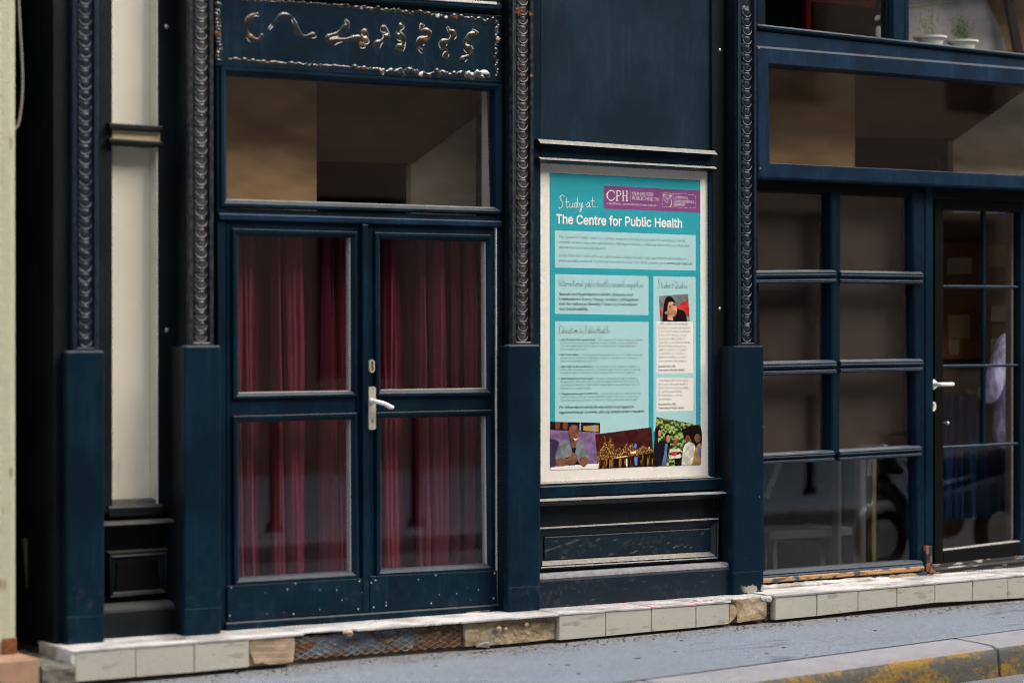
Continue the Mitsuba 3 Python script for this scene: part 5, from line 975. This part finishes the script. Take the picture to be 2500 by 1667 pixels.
ph(k, 'hair', [smooth_path([(1.8047, 1.074), (1.8092, 1.1126), (1.8291, 1.1259), (1.8476, 1.1088), (1.8328, 1.0912), (1.8291, 1.0644)], 4), oval((1.8907, 1.075), (1.9101, 1.0746), (1.8907, 1.0899))], 9, 'hair'); ph(k, 'faces', [oval((1.8365, 1.0881), (1.8476, 1.0879), (1.8365, 1.1061)), oval((1.8937, 1.057), (1.9071, 1.0567), (1.8937, 1.0779)), [(2.0886, 1.0735), (2.0946, 1.0764), (2.0946, 1.0734)]], 10, 'skin_a'); ph(k, 'dark_faces', [oval((1.9444, 1.0318), (1.9578, 1.0315), (1.9444, 1.0498)), oval((2.0283, 1.0538), (2.0449, 1.0535), (2.0283, 1.0737)), oval((2.0946, 1.0553), (2.1158, 1.0548), (2.0946, 1.0806))], 10, 'skin_b')

# ------------------------------------------------------------------ rooms behind the glass
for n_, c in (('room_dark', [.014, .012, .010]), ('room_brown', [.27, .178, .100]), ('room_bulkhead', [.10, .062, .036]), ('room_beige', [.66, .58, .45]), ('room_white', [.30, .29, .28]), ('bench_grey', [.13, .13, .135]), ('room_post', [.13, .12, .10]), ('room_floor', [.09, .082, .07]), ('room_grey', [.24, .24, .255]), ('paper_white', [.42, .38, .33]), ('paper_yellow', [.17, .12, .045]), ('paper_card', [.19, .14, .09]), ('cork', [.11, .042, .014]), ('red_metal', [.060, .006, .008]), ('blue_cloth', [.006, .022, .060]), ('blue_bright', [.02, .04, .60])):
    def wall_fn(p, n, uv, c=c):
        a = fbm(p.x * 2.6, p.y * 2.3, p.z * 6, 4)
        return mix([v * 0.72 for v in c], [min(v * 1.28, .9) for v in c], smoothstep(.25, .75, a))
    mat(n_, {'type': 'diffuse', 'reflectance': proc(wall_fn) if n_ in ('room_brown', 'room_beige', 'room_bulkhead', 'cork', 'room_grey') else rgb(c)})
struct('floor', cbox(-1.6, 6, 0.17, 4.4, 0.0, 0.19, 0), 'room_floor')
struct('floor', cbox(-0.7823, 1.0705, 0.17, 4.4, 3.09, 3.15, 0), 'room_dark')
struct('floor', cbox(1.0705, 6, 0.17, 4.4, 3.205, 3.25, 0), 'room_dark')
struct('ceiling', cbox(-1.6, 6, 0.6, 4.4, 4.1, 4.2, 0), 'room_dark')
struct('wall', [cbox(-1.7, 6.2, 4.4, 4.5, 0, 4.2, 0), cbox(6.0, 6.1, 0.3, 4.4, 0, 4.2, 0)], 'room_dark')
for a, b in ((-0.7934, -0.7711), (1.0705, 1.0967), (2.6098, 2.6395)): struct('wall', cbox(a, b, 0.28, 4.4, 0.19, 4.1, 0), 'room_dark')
struct('wall', cbox(5.6, 60, 0.0, 0.3, 0.0, 4, 0), 'facade_cream')
def reflection_panel(pts, yf, th, m, label, cat):  # panels added behind the transoms, standing in for reflections in the glass
    k = add('reflection_panel', extrude(Polygon(pts), yf, yf + th), m); tag(k, label, cat); return k
reflection_panel([(-0.6444, 3.0745), (-0.0792, 3.1106), (-0.0795, 2.0802), (-0.6449, 2.0692)], .42, .05, 'room_brown', 'brown panel added for a reflection at the left of the transom over the double door', 'reflection_panel')
reflection_panel([(-0.067, 3.1193), (1.1956, 3.1331), (1.1956, 2.9815), (0.5475, 2.5334), (-0.0672, 2.5207)], .50, .06, 'room_bulkhead', 'dark sloping panel added for a reflection in the transom over the double door', 'reflection_slope')
reflection_panel([(0.5713, 2.5253), (1.2412, 2.9765), (1.2412, 2.0206), (0.5713, 2.01)], .57, .05, 'room_beige', 'pale beige panel added for a reflection under the slope in the transom over the double door', 'reflection_panel')
jx = 0.7771; jz0, jz1 = 2.2669, 2.9122
add(tw + '__inner_jamb', fixed([(x, y, z) for z in (jz0, jz1) for x, y in ((jx, .058), (jx - .034, .135), (jx, .17), (jx + .03, .10))], quads([[k, (k + 1) % 4, 4 + (k + 1) % 4, 4 + k] for k in range(4)]).tolist() + [[0, 1, 2], [0, 2, 3], [4, 6, 5], [4, 7, 6]]), 'room_white')
reflection_panel([(2.8094, 3.3426), (3.5445, 3.3667), (3.5451, 2.3453), (2.8098, 2.3256)], .42, .05, 'room_brown', 'brown panel added for a reflection at the left of the right hand transom', 'reflection_panel')
reflection_panel([(3.5754, 3.3767), (5.2242, 3.4058), (5.2243, 3.2968), (4.4422, 2.8346), (3.5758, 2.8044)], .50, .06, 'room_bulkhead', 'dark sloping panel added for a reflection in the right hand transom', 'reflection_slope')
reflection_panel([(4.4738, 2.8178), (5.441, 3.3734), (5.442, 2.4021), (4.4741, 2.3763)], .57, .05, 'room_beige', 'pale beige panel added for a reflection under the slope in the right hand transom', 'reflection_panel')
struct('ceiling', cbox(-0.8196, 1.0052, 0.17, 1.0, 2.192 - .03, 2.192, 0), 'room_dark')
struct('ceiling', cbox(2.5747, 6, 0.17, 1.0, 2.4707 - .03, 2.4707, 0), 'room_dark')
# curtains behind the double door
def weave(p, n, uv):
    a = fbm(p.x * 30, p.y * 30, p.z * 2.0, 3); b = fbm(p.x * 260, p.y * 100, p.z * 260, 2)
    return mix([.075, .016, .027], [.205, .035, .058], a * .6 + b * .4)
mat('crimson_shaded', {'type': 'diffuse', 'reflectance': rgb([.075, .014, .023])})  # curtain red darkened in colour for the shade between the folds
mat('crimson_cloth', {'type': 'diffuse', 'reflectance': proc(weave)})
def drape(folds, z0, z1, y, seed, m, nz=40, lab='', cat='curtain', key='curtain'):
    """a gathered curtain: each fold (left, right, bulge) is a rounded pleat, with open gaps between them"""
    r = np.random.default_rng(seed); ms = []
    for a, b, bulge in folds:
        nx = max(8, int((b - a) / 0.004)); ph_ = r.random(5) * 6; v = []
        for k_ in range(nz):
            t = k_ / (nz - 1); z = z0 + (z1 - z0) * t; w = 1.0 - 0.22 * t + 0.10 * math.sin(3.1 * t + ph_[0])
            cx_ = (a + b) / 2 + 0.010 * math.sin(2.3 * t + ph_[1])
            for j in range(nx + 1):
                u = 2 * j / nx - 1; x = cx_ + (b - a) / 2 * w * u
                h = bulge * math.sqrt(max(0, 1 - abs(u) ** 2.4)) + 0.008 * math.sin(u * (b - a) * 90 + ph_[2] + t) * (1 - abs(u)) + 0.002 * math.sin(u * (b - a) * 200 + ph_[3] - 2 * t) + 0.01 * math.sin(5 * t + 3 * u + ph_[4])
                v.append((x, y - h - 0.022 * (meshkit.fbm(np.array([x * 14, z * 4.5, 1.7]), 3) - .5), z))
        n = nx + 1; f = [[p_ * n + q, p_ * n + q + 1, (p_ + 1) * n + q + 1, (p_ + 1) * n + q] for p_ in range(nz - 1) for q in range(nx)]
        ms.append(trimesh.Trimesh(np.array(v), quads(f), process=False))
    k = name(key)
    for q in ms: add(k + '__fold', q, m, smooth=True)
    tag(k, lab, cat); return k
zt1 = 2.1679
drape([(-0.6876, -0.5843, .04), (-0.5962, -0.5192, .05), (-0.4207, -0.3564, .04), (-0.359, -0.2478, .06), (-0.1519, -0.0766, .04), (-0.0458, 0.0112, .03)], 0.22, zt1, 0.26, 3, 'crimson_cloth', lab='crimson curtain behind the left door leaf')
drape([(0.1138, 0.2005, .04), (0.1985, 0.3055, .05), (0.4104, 0.4845, .04), (0.4878, 0.5975, .06), (0.6191, 0.6743, .03), (0.7096, 0.8009, .04)], 0.22, zt1, 0.26, 8, 'crimson_cloth', lab='crimson curtain behind the right door leaf')
for a, b, lb in ((-0.6364, 0.1348, 'left'), (0.1712, 1.013, 'right')):
    k = add('curtain_shade_back', trimesh.Trimesh(np.array([(a + (b - a) * i / 60, 0.325 + 0.010 * math.sin(i * 0.9) + 0.008 * math.sin(i * 0.37 + 1), z) for z in (0.22, zt1) for i in range(61)]), quads([[i, i + 1, 62 + i, 61 + i] for i in range(60)]), process=False), 'crimson_shaded', smooth=True); tag(k, f'backing cloth with shade painted in, seen between the folds of the {lb} crimson curtain', 'curtain')
struct('wall', cbox(-0.7711, 1.0705, 0.36, 0.40, 0.19, 2.1866, 0), 'room_dark')
# brown paper screen behind the six small panes
def kraft(p, n, uv):
    a = fbm(p.x * 3, 1.0, p.z * 3, 4); b = fbm(p.x * 160, 1.0, p.z * 300, 2)
    return mix([.042, .034, .030], [.078, .062, .054], a * .6 + b * .4)
mat('kraft_pale', {'type': 'diffuse', 'reflectance': rgb([.105, .088, .074])})
mat('kraft_paper', {'type': 'diffuse', 'reflectance': proc(kraft)})
bx0, bx1, bz0, bz1 = 2.5894, 3.9136, 0.9075, 2.4773
g = 40; v = [(bx0 + (bx1 - bx0) * i / g, 0.20 + 0.012 * abs((i * 1.0 / g * 2.7 + j / g * 1.3) % 1 - .5) + 0.014 * meshkit.fbm(np.array([i * .12, j * .16, 2.0]), 2), bz0 + (bz1 - bz0) * j / g) for j in range(g + 1) for i in range(g + 1)]
f = [[a * (g + 1) + b, a * (g + 1) + b + 1, (a + 1) * (g + 1) + b + 1, (a + 1) * (g + 1) + b] for a in range(g) for b in range(g)]
k = add('paper_screen', trimesh.Trimesh(np.array(v), quads(f), process=False), 'kraft_paper'); tag(k, 'creased brown paper screen behind the six small panes', 'paper screen')
# low bench and uprights seen through the wide bottom pane
be = thing('bench', 'low pale bench inside, seen through the wide bottom pane', 'bench')
bench_z = 0.4681
add(be + '__top', cbox(3.0036, 3.6421, .55, .95, bench_z - .05, bench_z, .006), 'bench_grey')
add(be + '__leg', cbox(3.5197, 3.5454, .60, .66, 0.19, bench_z - .05, .002), 'bench_grey'); add(be + '__leg', cbox(3.0717, 3.0966, .60, .66, 0.19, bench_z - .05, .002), 'bench_grey')
k = add('crate', cbox(3.4305, 3.6041, .8, 1.0, 0.19, 0.36, .004), 'bench_grey'); tag(k, 'grey crate standing under the low bench inside', 'crate')
for px, w, m, lb in ((3.4838, .030, 'bench_grey', 'thin grey upright inside behind the wide bottom pane'), (3.6985, .105, 'bench_grey', 'broad grey upright inside behind the wide bottom pane'), (3.752, .034, 'ochre_post', 'narrow yellowish upright inside behind the wide bottom pane')):
    k = add('upright', cbox(px, px + w, .5 if w < .1 else .6, .56 if w < .1 else .7, 0.19, 1.15, .003), m); tag(k, lb, 'post')
k = add('brace', slab([(3.0517, 0.93), (3.0918, 0.93), (2.9535, 0.66), (2.9229, 0.69)], .5, .52, .001), 'bench_grey'); tag(k, 'slanted pale brace inside at the left of the wide bottom pane', 'brace')
# inside the glazed door
k = add('noticeboard', slab([(4.7356, 2.2158), (5.409, 2.2295), (5.4097, 1.4747), (4.7362, 1.4626)], .95, .98, .004), 'cork'); tag(k, 'orange brown cork board inside behind the glazed door', 'noticeboard')
for q, m, lb in (([(5.1669, 1.813), (5.3089, 1.8165), (5.3163, 1.71), (5.1525, 1.7095)], 'paper_white', 'white sheet with a pin at the right of the cork board'), ([(5.1598, 1.6857), (5.3164, 1.686), (5.3128, 1.6087), (5.1598, 1.6088)], 'paper_card', 'buff sheet below the white sheet on the cork board'),
                 ([(5.1598, 1.5982), (5.2653, 1.5981), (5.2617, 1.4996), (5.1599, 1.5027)], 'paper_white', 'card with a dark picture low on the cork board'), ([(4.7808, 1.7451), (4.969, 1.7512), (4.9691, 1.5984), (4.7809, 1.596)], 'paper_yellow', 'yellow sheet at the left of the cork board'),
                 ([(4.7879, 1.5907), (4.88, 1.5906), (4.873, 1.4935), (4.788, 1.4939)], 'paper_card', 'small pale sheet under the yellow sheet on the cork board'), ([(5.1232, 2.1966), (5.3232, 2.2058), (5.316, 2.0671), (5.1377, 2.0592)], 'paper_yellow', 'yellow sheet at the top right of the cork board'), ([(4.7734, 2.1114), (4.9866, 2.1202), (4.9867, 2.0148), (4.7735, 2.0067)], 'paper_card', 'buff sheet at the top left of the cork board')):
    k = add('notice', slab(q, .944, .946, 0), m); tag(k, lb, 'notice')
k = add('card_picture', slab([(5.1744, 1.5716), (5.2507, 1.5715), (5.2471, 1.521), (5.1744, 1.5212)], .943, .944, 0), 'room_dark'); tag(k, 'dark picture on the card low on the cork board', 'picture')
k = add('drawing_pin', ball((5.2324, .941, 1.7974), .006, sub=1), 'black_paint'); tag(k, 'black pin in the white sheet on the cork board', 'pin')
k = add('blue_strip', cbox(4.8684, 5.0744, .58, .6, 2.3716, 2.4001, 0), 'blue_bright'); tag(k, 'bright blue strip inside at the top of the glazed door', 'strip')
struct('wall', cbox(4.7473, 5.9, 1.0, 1.05, 0.19, 2.75, 0), 'room_bulkhead')
k = add('white_post', cbox(4.7503, 4.7503 + .05, .35, .40, 0.19, 2.6, .003), 'room_post'); tag(k, 'pale inner post at the right behind the glazed door', 'post')
drape([(4.5656, 4.6593, .05), (4.6767, 4.7536, .05), (4.7817, 4.8697, .06), (4.8945, 4.994, .05), (5.0154, 5.1013, .05)], 0.46, 1.25, 0.80, 12, 'blue_cloth', lab='deep blue hanging cloth inside the glazed door', cat='cloth', key='hanging_cloth')
# person standing inside the glazed door
def body(bones, size=0.018, it=8):
    solid = None
    for (a, ra), (b, rb) in bones:
        s = [manifold3d.Manifold.sphere(r, 20).translate([float(q) for q in p]) for p, r in ((a, ra), (b, rb))]
        h = manifold3d.Manifold.batch_hull(s); solid = h if solid is None else solid + h
    m = solid.refine_to_length(size).to_mesh(); t = trimesh.Trimesh(m.vert_properties[:, :3], m.tri_verts)
    return trimesh.smoothing.filter_taubin(t, iterations=it)
pe = thing('person', 'person in a pale blue striped shirt and jeans standing inside behind the glazed door', 'person')
bx, by = 5.1516, .62; zf = 0.19
def J(dx, dy, z): return (bx + dx, by + dy, zf + z)
skinb = [((J(0, 0, 1.44), .055), (J(.01, .02, 1.54), .055)), ((J(.01, .03, 1.60), .085), (J(.01, .02, 1.68), .092)), ((J(.01, .07, 1.57), .05), (J(.01, .05, 1.63), .07))]
fore = [((J(-.30, .02, 1.07), .045), (J(-.22, .22, 1.04), .034)), ((J(-.22, .22, 1.04), .034), (J(-.19, .29, 1.035), .036))]
hand = [((J(-.19, .29, 1.035), .034), (J(-.17, .34, 1.03), .03))] + [((J(-.17 + .018 * (q - 1.5), .34, 1.035), .010), (J(-.15 + .02 * (q - 1.5), .41 - abs(q - 1.2) * .008, 1.015), .008)) for q in range(4)] + [((J(-.20, .30, 1.05), .012), (J(-.16, .36, 1.075), .009))]
add(pe + '__head', body(skinb, .014), 'print_skin_a', smooth=True)
add(pe + '__hair', body([((J(.0, -.01, 1.64), .09), (J(.01, .0, 1.70), .088)), ((J(-.01, -.03, 1.56), .06), (J(0, -.02, 1.62), .08))], .014), 'print_hair', smooth=True)
add(pe + '__forearm', body(fore + hand, .006, 6), 'print_skin_a', smooth=True)
def shirt_fn(p, n, uv):
    s = smoothstep(.35, .65, noise(p.x * 130 + p.z * 25, 1.0, p.y * 60)); a = fbm(p.x * 12, p.y * 12, p.z * 7, 3)
    return mix(mix([.40, .40, .66], [.62, .62, .84], s), [.26, .26, .46], smoothstep(.5, .75, a) * .5)
mat('shirt_cloth', {'type': 'diffuse', 'reflectance': proc(shirt_fn)})
sh = body([((J(-.15, 0, 1.34), .085), (J(.15, 0, 1.34), .085)), ((J(-.13, 0, 1.34), .11), (J(-.10, .0, .95), .125)), ((J(.13, 0, 1.34), .11), (J(.10, 0, .95), .125)), ((J(0, 0, 1.3), .13), (J(0, 0, .88), .15)), ((J(-.10, 0, .95), .125), (J(-.11, 0, .82), .14)), ((J(.10, 0, .95), .125), (J(.11, 0, .82), .14)),
           ((J(-.19, 0, 1.34), .072), (J(-.29, .0, 1.12), .060)), ((J(-.29, 0, 1.12), .060), (J(-.305, .02, 1.06), .062)), ((J(.19, 0, 1.34), .072), (J(.27, .03, 1.10), .06)), ((J(.27, .03, 1.10), .06), (J(.20, .22, 1.05), .05)), ((J(0, 0, 1.40), .08), (J(0, 0, 1.45), .062))], .018, 6)
sh.vertices += sh.vertex_normals * ((meshkit.fbm(sh.vertices * np.array([16, 16, 7]), 3) - .5) * .035)[:, None]
add(pe + '__shirt', sh, 'shirt_cloth', smooth=True)
add(pe + '__cuff', tube([J(-.31, .015, 1.09), J(-.30, .04, 1.06), J(-.285, .06, 1.05)], [.062, .066, .060], 16), 'room_white', smooth=True)
mat('denim', {'type': 'diffuse', 'reflectance': rgb([.018, .035, .075])})
add(pe + '__jeans', body([((J(-.09, 0, .88), .12), (J(.09, 0, .88), .12)), ((J(-.10, 0, .82), .105), (J(-.11, .0, .48), .070)), ((J(-.11, 0, .48), .070), (J(-.11, .03, .08), .055)), ((J(.10, 0, .82), .105), (J(.11, -.01, .48), .070)), ((J(.11, -.01, .48), .070), (J(.12, .02, .08), .055))], .02), 'denim', smooth=True)
add(pe + '__shoe', body([((J(-.11, .02, .04), .045), (J(-.12, .17, .03), .038))], .02), 'black_paint', smooth=True); add(pe + '__shoe', body([((J(.12, .01, .04), .045), (J(.13, .16, .03), .038))], .02), 'black_paint', smooth=True)

# upper windows: what stands on the inner sill
sb = thing('spray_bottle', 'small clear spray bottle standing in the corner of the upper window', 'spray bottle')
bcx, bz = 3.4823, 3.3517
mat('bottle_plastic', principled([.42, .46, .36], .25, .5)); mat('bottle_head', principled([.40, .40, .33], .4)); mat('bottle_neck', principled([.42, .27, .16], .5))
add(sb + '__body', lathe([(0, -.03), (.029, -.03), (.030, .0), (.030, .045), (.026, .060), (.013, .072)], (bcx, .12, bz), 20), 'bottle_plastic', smooth=50)
add(sb + '__neck', lathe([(.016, .070), (.017, .075), (.017, .098), (.012, .10)], (bcx, .12, bz), 16), 'bottle_neck', smooth=40)
add(sb + '__trigger', [extrude(Polygon([(bcx - .035, bz + .112), (bcx - .026, bz + .120), (bcx - .01, bz + .138), (bcx + .026, bz + .140), (bcx + .026, bz + .10), (bcx - .012, bz + .10), (bcx - .022, bz + .108), (bcx - .03, bz + .095), (bcx - .036, bz + .10)]), .105, .135)], 'bottle_head')
def pot(cx, y, zr, r, lab, seed, bush):
    k = thing('potted_plant', lab, 'potted plant'); rr = np.random.default_rng(seed)
    add(k + '__pot', lathe([(0, -.10), (r * .62, -.10), (r * .78, -.03), (r * .86, -.018), (r, -.012), (r * 1.02, 0), (r * .95, .0), (r * .88, -.02), (0, -.025)], (cx, y, zr), 28), 'pot_white', smooth=40)
    lv, st = [], []
    for i in range(bush):
        a, e = rr.random() * 6.28, rr.random() ** .7; L = .05 + .11 * rr.random()
        tip = np.array([cx + math.cos(a) * r * 1.1 * e + (-.01), y + math.sin(a) * r * .7 * e, zr + L * (1.15 - .3 * e)])
        root = np.array([cx + math.cos(a) * r * .15, y + math.sin(a) * r * .15, zr - .02])
        if i % 3 == 0: st.append(tube(smooth_path([root, (root + tip) / 2 + rr.normal(0, .008, 3), tip], 3), .0012, 4, cap=False))
        for _ in range(5):
            c = root + (tip - root) * rr.uniform(.35, 1.0) + rr.normal(0, .007, 3); d = rr.normal(0, 1, 3); d /= np.linalg.norm(d); s = np.cross(d, rr.normal(0, 1, 3)); s /= np.linalg.norm(s)
            l, w = rr.uniform(.010, .020), rr.uniform(.002, .004)
            lv.append(trimesh.Trimesh([c, c + d * l * .5 + s * w, c + d * l, c + d * l * .5 - s * w], [[0, 1, 2], [0, 2, 3]], process=False))
    add(k + '__stems', st, 'stem_green'); kk = add(k + '__leaves', lv, 'leaf_green'); labels[kk] = {'kind': 'stuff'}
mat('pot_white', principled([.80, .80, .74], .4)); mat('stem_green', {'type': 'diffuse', 'reflectance': rgb([.07, .12, .04])}); mat('leaf_green', {'type': 'diffuse', 'reflectance': rgb([.10, .17, .085])})
pot(3.9029, .16, 3.3881, .100, 'left white pot in the upper window, with thin straggly stems', 4, 26)
pot(4.1627, .16, 3.3807, .095, 'right white pot in the upper window, with a bushy green plant', 5, 85)
cp = [(3.9487, 3.7975), (4.6061, 3.8497), (4.6859, 3.7033), (4.7626, 3.5941), (4.8187, 3.4957), (4.8891, 3.3336), (3.949, 3.2769)]
k = add('grey_cloth', extrude(Polygon(cp), .5, .506), 'room_grey'); tag(k, 'large pale grey cloth with a curved edge behind the potted plants', 'cloth')
k = add('brown_board', extrude(Polygon([(4.6843, 3.8682), (5.4711, 3.9306), (5.4717, 3.3254), (4.6848, 3.2794)]), .6, .62), 'room_brown'); tag(k, 'brown board behind the grey cloth in the upper window', 'board')
k = add('black_bar', extrude(Polygon([(4.7452, 3.7471), (4.8045, 3.7515), (4.9101, 3.3639), (4.8469, 3.36)]), .4, .43), 'black_paint'); tag(k, 'slanted black bar at the right end of the upper window', 'bar')
rk = thing('red_frame', 'dark red metal frame inside the left upper window', 'frame')
add(rk + '__upright', cbox(3.2379, 3.2754, .5, .54, 3.3551, 3.9, .002), 'red_metal'); add(rk + '__crossbar', cbox(3.2796, 3.9356, .545, .58, 3.5945, 3.6534, .002), 'red_metal')
k = add('white_edge', cbox(3.6739, 3.6851, .3, .33, 3.16, 3.9, 0), 'room_white'); tag(k, 'thin white upright at the right edge of the left upper window', 'upright')
tw_ = []
pth = [(3.7817, 3.5607), (3.9316, 3.5862), (4.0765, 3.6115), (4.1762, 3.6386), (4.3272, 3.6697)]
k = add('twig', [tube([(x, .35, z) for x, z in smooth_path(pth, 6)], np.linspace(.006, .002, 25), 6), tube([(x, .35, z) for x, z in smooth_path([(4.0699, 3.6111), (4.1763, 3.6213), (4.2767, 3.641)], 5)], .0018, 5)], 'stem_green', smooth=True); tag(k, 'thin bare twig across the top of the plant window', 'twig')

# ------------------------------------------------------------------ the other side of the street (outside the frame, seen in the glass)
def far_walk_z(x): return 0.008 * np.clip(x, -8, 14) - 0.03
struct('pavement', grid_sheet(np.r_[-60, np.linspace(-20, 30, 11), 60], lambda x: (-13.8, -6.2), lambda x, y: far_walk_z(x), 3), 'asphalt_walk', smooth=True)
k2 = name('kerb'); labels[k2] = {'kind': 'structure'}
for a in np.arange(-20, 30, 2.0): add(k2 + '__stone', cbox(a + .005, a + 1.995, -6.5, -6.19, -.4, far_walk_z(a + 1) + .004, .02), 'kerb_granite')
ob = thing('opposite_building', 'pale stone building across the street, seen only in reflection', 'building')
wins = [(x, z) for x in np.arange(-28, 40, 3.2) for z in (1.1, 4.6, 8.0)]
add(ob + '__wall', [cbox(-34, 44, -14.4, -13.8, -.3, 1.1, 0)] + [cbox(-34, 44, -14.4, -13.8, z0, z1, 0) for z0, z1 in ((3.2, 4.6), (6.6, 8.0), (10.0, 12.5))] + [cbox(x + 1.2, x + 3.2, -14.4, -13.8, z, z + (2.1 if z < 2 else 2.0), 0) for x, z in wins], 'facade_brown')
for x, z in wins: add(ob + '__window', cbox(x, x + 1.2, -14.2, -14.1, z, z + 2.1, 0), 'black_paint')
for (px_, py_), lab in (((3.2794, -7.2587), 'dark bollard mirrored in the left door leaf'), ((4.4737, -6.9927), 'dark bollard mirrored in the right door leaf'), ((9.5436, -7.8024), 'dark bollard mirrored in the wide bottom pane')):
    zb = far_walk_z(px_) 
    k = add('bollard', lathe([(0, .98), (.03, .975), (.05, .95), (.055, .92), (.045, .90), (.045, .08), (.07, .06), (.08, 0)], (px_, py_, zb), 20), 'black_paint', smooth=40)
    tag(k, lab, 'bollard', 'bollards along the far kerb')
mat('scooter_paint', principled([.02, .022, .028], .12, .6, clearcoat=1.0)); mat('scooter_silver', principled([.75, .78, .88], .18, .8, metallic=.7)); mat('rubber', principled([.01, .01, .01], .7))
sx, sy = (5.9967, -2.7567); sz = road_z(sx)
sc = thing('scooter', 'dark motor scooter parked at the kerb, seen only in the bottom pane', 'scooter')
def S(dx, dy, dz): return (sx + dx, sy + dy, sz + dz)
def wheel(dx):
    w = trimesh.creation.torus(.19, .055, 32, 12); w.apply_transform(trimesh.transformations.rotation_matrix(math.pi / 2, [1, 0, 0])); w.apply_translation(S(dx, 0, .245)); add(sc + '__tyre', w, 'rubber', smooth=True)
    h = trimesh.creation.cylinder(.15, .05, 24); h.apply_transform(trimesh.transformations.rotation_matrix(math.pi / 2, [1, 0, 0])); h.apply_translation(S(dx, 0, .245)); add(sc + '__rim', h, 'scooter_silver')
wheel(0); wheel(1.28)
add(sc + '__fender', body([((S(-.16, 0, .42), .05), (S(.06, 0, .50), .07)), ((S(.06, 0, .50), .07), (S(.22, 0, .40), .06))], .02), 'scooter_silver', smooth=True)
add(sc + '__leg_shield', body([((S(.10, -.16, .80), .09), (S(.10, .16, .80), .09)), ((S(.0, -.06, .85), .09), (S(.0, .06, .85), .09)), ((S(.02, 0, .62), .09), (S(.22, 0, .42), .10)), ((S(.15, -.18, .70), .07), (S(.28, -.17, .38), .07)), ((S(.15, .18, .70), .07), (S(.28, .17, .38), .07))], .025), 'scooter_paint', smooth=True)
add(sc + '__headlight', body([((S(-.07, -.12, .88), .05), (S(-.07, .12, .88), .05)), ((S(-.09, 0, .70), .05), (S(-.07, 0, .86), .06)), ((S(.05, .17, .86), .04), (S(.10, .18, .66), .03))], .015), 'scooter_silver', smooth=True)
for q in range(3): add(sc + '__trim', tube([S(-.06 + .07 * q, .20, .88), S(.02 + .07 * q, .245, .76), S(.06 + .07 * q, .25, .68)], .012, 8), 'scooter_silver', smooth=True)
add(sc + '__body', body([((S(.28, 0, .33), .12), (S(.75, 0, .33), .13)), ((S(.75, 0, .45), .16), (S(1.45, 0, .62), .12))], .03), 'scooter_paint', smooth=True)
add(sc + '__seat', body([((S(.72, 0, .74), .10), (S(1.35, 0, .80), .10))], .03), 'rubber', smooth=True)
add(sc + '__handlebar', [tube([S(.08, -.36, 1.04), S(.06, -.15, 1.02), S(.05, 0, 1.0), S(.06, .15, 1.02), S(.08, .36, 1.04)], .018, 10), tube([S(.05, 0, 1.0), S(.08, 0, .9), S(.1, 0, .8)], .05, 12)], 'rubber', smooth=True)
